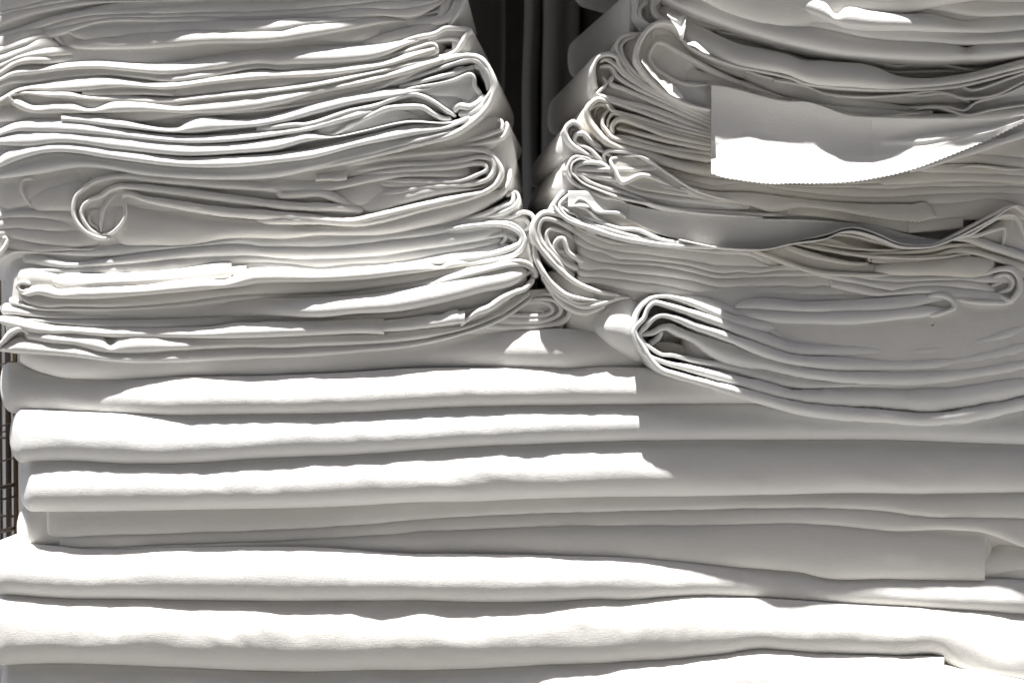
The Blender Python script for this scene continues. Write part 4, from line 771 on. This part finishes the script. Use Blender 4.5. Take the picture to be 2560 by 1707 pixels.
layer(s, 'H 1700,1175 2400,1100', 'H 1700,1220 2400,1180', 64, (2370, 2600), 'rr', b=8)
s = right('folded sheet whose right end is a rounded loop with a dark slit', 770, 2200)
layer(s, 'G 1800,1170 H -300,1110 0,1118 520,1132 900,1115 1300,1085 1550,1060 1700,1075 1775,1150', 'G 1800,1172 H 0,1178 500,1203 900,1200 1200,1188 1400,1170 1560,1125 1700,1100', 90, (1830, 2372), 'rr', b=15, wr=2)
layer(s, 'G 1900,1175 H 0,1180 500,1205 900,1202 1200,1190 1500,1160 1700,1175', 'H -300,1200 0,1260 170,1280 600,1298 900,1300 1300,1262 1600,1225 1770,1180', 92, (1830, 2382), 'rr', b=17, wr=2)
ribbon(s, 'H 1500,1100 1600,1068 1690,1075 1760,1120 1770,1170 1700,1205 1560,1235', [(0, 8), (.4, 12), (.7, 10), (1, 16)], 98)
ribbon(s, 'H 1590,1120 1680,1150 1740,1175', 7, 86)

s = right('large open roll lying lowest in the right pile, its left end in the sun', 880, 1800)
OFF[0] = -26
ka = 'H 170,1278 600,1297 900,1299 1300,1262 1700,1220 2350,1150'
kb = 'K 550,-10 700,45 850,100 1000,98 1500,97 1700,101 2000,70 2350,-60'
kc = 'K 200,-60 550,88 780,155 880,182 1200,189 1650,196 1900,171 2400,30'
kd = 'K 0,-30 350,78 600,168 850,242 1100,272 1600,279 2000,256 2400,178'
ke = 'K 0,10 200,100 350,215 700,275 950,332 1200,357 1560,376 1900,350 2400,268'
kf = 'K 0,200 280,250 500,290 650,350 830,398 900,402 1000,395 1300,376 1560,378 2400,290'
kg = 'K 0,200 280,328 600,412 950,492 1300,517 1830,550 2100,500 2400,430'
kh = 'K 0,300 250,385 600,482 900,562 1300,607 1700,629 1950,631 2100,590 2400,515'
layer(s, 'H 0,1200 600,1290 900,1299 1300,1262 1700,1200 2350,1100 2450,1080', kb, [(1860, 94), (2560, 78)], (1830, 2600), 'rr', b=24, wr=4, er=40)
layer(s, kb, kc, [(1870, 104), (2300, 90), (2560, 80)], (1870, 2600), 'rr', b=17, wr=2, er=30)
layer(s, kc, kd, [(1780, 110), (2300, 92), (2560, 84)], (1780, 2600), 'rr', b=17, wr=2, er=30)
layer(s, kd, ke, [(1780, 114), (2300, 96), (2560, 88)], (1760, 2600), 'rr', b=18, wr=2, er=30)
layer(s, ke, kf, [(1780, 110), (2200, 88), (2300, 84)], (1740, 2300), 'rr', b=13, wr=2, er=30)
layer(s, kf, kg, [(1780, 115), (2200, 92), (2560, 76)], (1740, 2600), 'rr', b=20, wr=6, er=30)
layer(s, kg, kh, [(1780, 120), (2200, 86), (2560, 76)], (1760, 2600), 'rr', b=20, wr=2, er=30)
layer(s, 'G 1250,1060 1600,1095 2350,1400', 'G 1250,1150 1600,1180 2000,1300 2350,1500', 112, (1650, 1985), 'rr', b=20, wr=3)
layer(s, 'G 600,1290 760,1190 900,1110 1050,1075 1250,1050', 'G 600,1330 800,1470 1000,1600 1200,1740', 108, (1462, 1640), 'rr', b=70, p=1.0, er=70, skew=-30, wr=4, nc=26, lab='smooth outer side of the roll')
OFF[0] = 0
def band(ca, cb, xs):                   # centre line and thickness between two traced creases
    fa, fb = pch(C(ca)), pch(C(cb)); return [(x, (fa(x)+fb(x))/2, fb(x)-fa(x)+2.5) for x in xs]
def C3(s_):
    t = T['P']; o = []
    for w_ in s_.split():
        if w_ in T: t = T[w_]
        else: a, b_, c = map(float, w_.split(',')); o.append((t[0]+a*t[2], t[1]+b_*t[2], c))
    return o
XR = [2640, 2480, 2330, 2200, 2080, 1980, 1920]
kt = 'G 1750,1170 2000,1262 H -300,1150 0,1215 300,1270 700,1295 1300,1262 2400,1080'
def rdep(a, b_): return [(0, a-22), (.25, a), (.5, b_), (.72, b_), (1, a-22)]
ribbon(s, band(kt, kb, [1935]) + C3('G 1850,1280,30 1700,1215,24 1500,1130,17 1300,1078,10 1180,1090,9 1110,1140,8 1060,1210,8 1038,1300,9 1045,1400,9 1100,1500,12 K -30,262,14 100,312,16 265,357,19') + band(kg, kh, [1830]+XR[::-1]),
       0, [(0, 96), (.2, 112), (.32, 122), (.45, 117), (.54, 97), (.64, 86), (1, 76)], skew=-60, back=520, nc=12, sinks=(14, 0), b=.6)
ribbon(s, band(kb, kc, XR) + C3('G 1750,1300,23 1500,1215,19 1300,1152,14 1195,1130,11 1140,1180,10 1108,1260,11 1040,1335,12 1028,1410,9 1060,1490,9 1120,1560,11 K 20,230,13 140,258,17 300,300,22') + band(kf, kg, XR[::-1]),
       0, [(0, 82), (.24, 84), (.36, 106), (.5, 120), (.6, 110), (.72, 88), (1, 82)], back=520, nc=12, sinks=(0, 0), b=.6)
ribbon(s, band(kc, kd, XR) + C3('G 1750,1395,24 1532,1325,20 1380,1262,15 1265,1236,11 1185,1265,12 1120,1332,13 1072,1392,10 1100,1455,9 1180,1520,9 1260,1565,10 K 60,178,11 200,212,15 400,248,19') + band(ke, kf, [1890, 1960, 2040, 2120, 2200, 2260]),
       0, [(0, 84), (.26, 86), (.42, 110), (.6, 114), (.78, 88), (1, 78)], back=520, nc=12, sinks=(0, 12), b=.6)
ribbon(s, band(kd, ke, XR + [1850, 1790]) + C3('G 1532,1430,24 1400,1375,23 1310,1335,18 1250,1345,14 1190,1378,14 1120,1396,12 1080,1402,8'),
       0, [(0, 84), (.35, 86), (.6, 98), (1, 106)], back=520, nc=12, sinks=(0, 4), b=.6)
ribbon(s, 'G 1150,1480 1200,1450 1240,1410 1258,1372', [(0, 14), (1, 10)], 92, sinks=(0, 0))
layer(s, 'G 1150,1470 1400,1490 1560,1560', 'K -130,160 0,180 150,200', 70, (1625, 1740), 'rr', b=14, mat=M_CREAM)
OFF[0] = 0
h = mesh_obj('seed_husk', [W(2332+a, 810+b_, 128+c_) for a, b_, c_ in ((0, 6, 0), (-4, 4, 0), (1, -3, 0), (6, -6, 0), (3, 2, 4), (0, 0, 3))], [(0,1,5), (0,5,4), (5,2,3), (5,3,4), (1,2,5), (0,4,3)], M_SEED)
tag(h, 'tiny brown plant speck stuck on the large open roll', 'speck')

s = right('inner plies seen deep between the folds of the right pile', 450)
layer(s, 'P 1640,-60 2600,-60', 'P 1640,300 2600,300', 10, (1640, 2640), 'rr', b=40, er=30, back=500, skew=-60)
layer(s, 'P 1480,260 2600,260', 'P 1420,620 2600,620', 40, (1480, 2640), 'rr', b=40, er=30, back=500, skew=-70)
layer(s, 'P 1400,480 2600,480', 'P 1380,860 2600,860', 40, (1400, 2640), 'rr', b=40, er=30, back=500, skew=-50)
layer(s, 'P 1700,700 2600,700', 'P 1700,990 2600,990', 80, (1700, 2640), 'rr', b=30, er=30, back=500, skew=-50)

# ================================================================== BACKGROUND: cloth standing in the dark gap
def hang(label, x0, x1, y0, y1, dep):
    rows = []; n = 26; c = (x0+x1)/2; r = (x1-x0)/2
    for i in range(n+1):
        v = i/n; row = []
        for j in range(19):
            a_ = math.pi*j/18
            rr = 1+.05*noise.noise((j*.4, v*3, x0))
            xx = c - r*math.cos(a_)*rr + 10*noise.noise((v*2, x0, 0)); zz = y0+(y1-y0)*v
            row.append(((xx-1280)*S*(D+dep)/D, dep - .05*math.sin(a_)*rr, -(zz-853)*S*(D+dep)/D))
        rows.append(row)
    # close the back so it has real thickness
    rows = [r_+[(r_[-1][0], dep+.06, r_[-1][2]), (r_[0][0], dep+.06, r_[0][2]), r_[0]] for r_ in rows]
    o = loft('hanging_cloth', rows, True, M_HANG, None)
    tag(o, label, 'hanging cloth', None, 'cloths standing in the dark gap between the piles')
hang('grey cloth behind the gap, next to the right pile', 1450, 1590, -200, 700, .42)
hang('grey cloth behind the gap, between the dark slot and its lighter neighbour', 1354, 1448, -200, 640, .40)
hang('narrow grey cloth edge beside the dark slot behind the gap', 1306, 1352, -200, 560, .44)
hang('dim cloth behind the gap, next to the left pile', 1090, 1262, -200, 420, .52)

# ================================================================== LEFT: wire rack
def rod(name, a, b_, r, mat, par, n=8):
    a, b_ = Vector(a), Vector(b_); t = (b_-a).normalized(); u = t.orthogonal().normalized(); v = t.cross(u); rows = []
    for q, rr in ((a, r*.6), (a+t*r*.5, r), (b_-t*r*.5, r), (b_, r*.6)):
        rows.append([q+(u*math.cos(2*math.pi*k/n)+v*math.sin(2*math.pi*k/n))*rr for k in range(n+1)])
    return loft(name, [[tuple(p) for p in r_] for r_ in rows], True, mat, par)
rk = bpy.data.objects.new('wire_rack', None); rk.location = (-.62, .2, -.5); COL.objects.link(rk)
tag(rk, 'dark wire rack side with brown upright, left of the bottom sheets', 'wire rack')
def Q(px, py, y): k = (D+y)/D; return ((px-1280)*S*k, y, -(py-853.5)*S*k)
for px, y, r_, m in ((39, .10, .0030, M_BRASS), (21, .12, .0036, M_WIRE), (-14, .2, .003, M_WIRE), (2, .34, .0022, M_WIRE)):
    rod('upright', Q(px-3, 700, y), Q(px+3, 1500, y), r_, m, rk)
for py, t in ((908, 2.5), (1062, 3), (1078, 2.5), (1150, 3), (1216, 8), (1246, 4), (1325, 8)):
    rod('rail', Q(34, py-5, .10), Q(-70, py+20, -.02), t*S*.7, M_WIRE, rk)
for py in (1095, 1290): rod('rail', Q(34, py, .12), Q(-80, py-5, .30), .0016, M_WIRE, rk)
bx_ = box('pale_wall', -2.2, -.735, .75, .80, -.86, .6, M_PALE); tag(bx_, 'pale bright wall seen through the wire rack', 'wall')
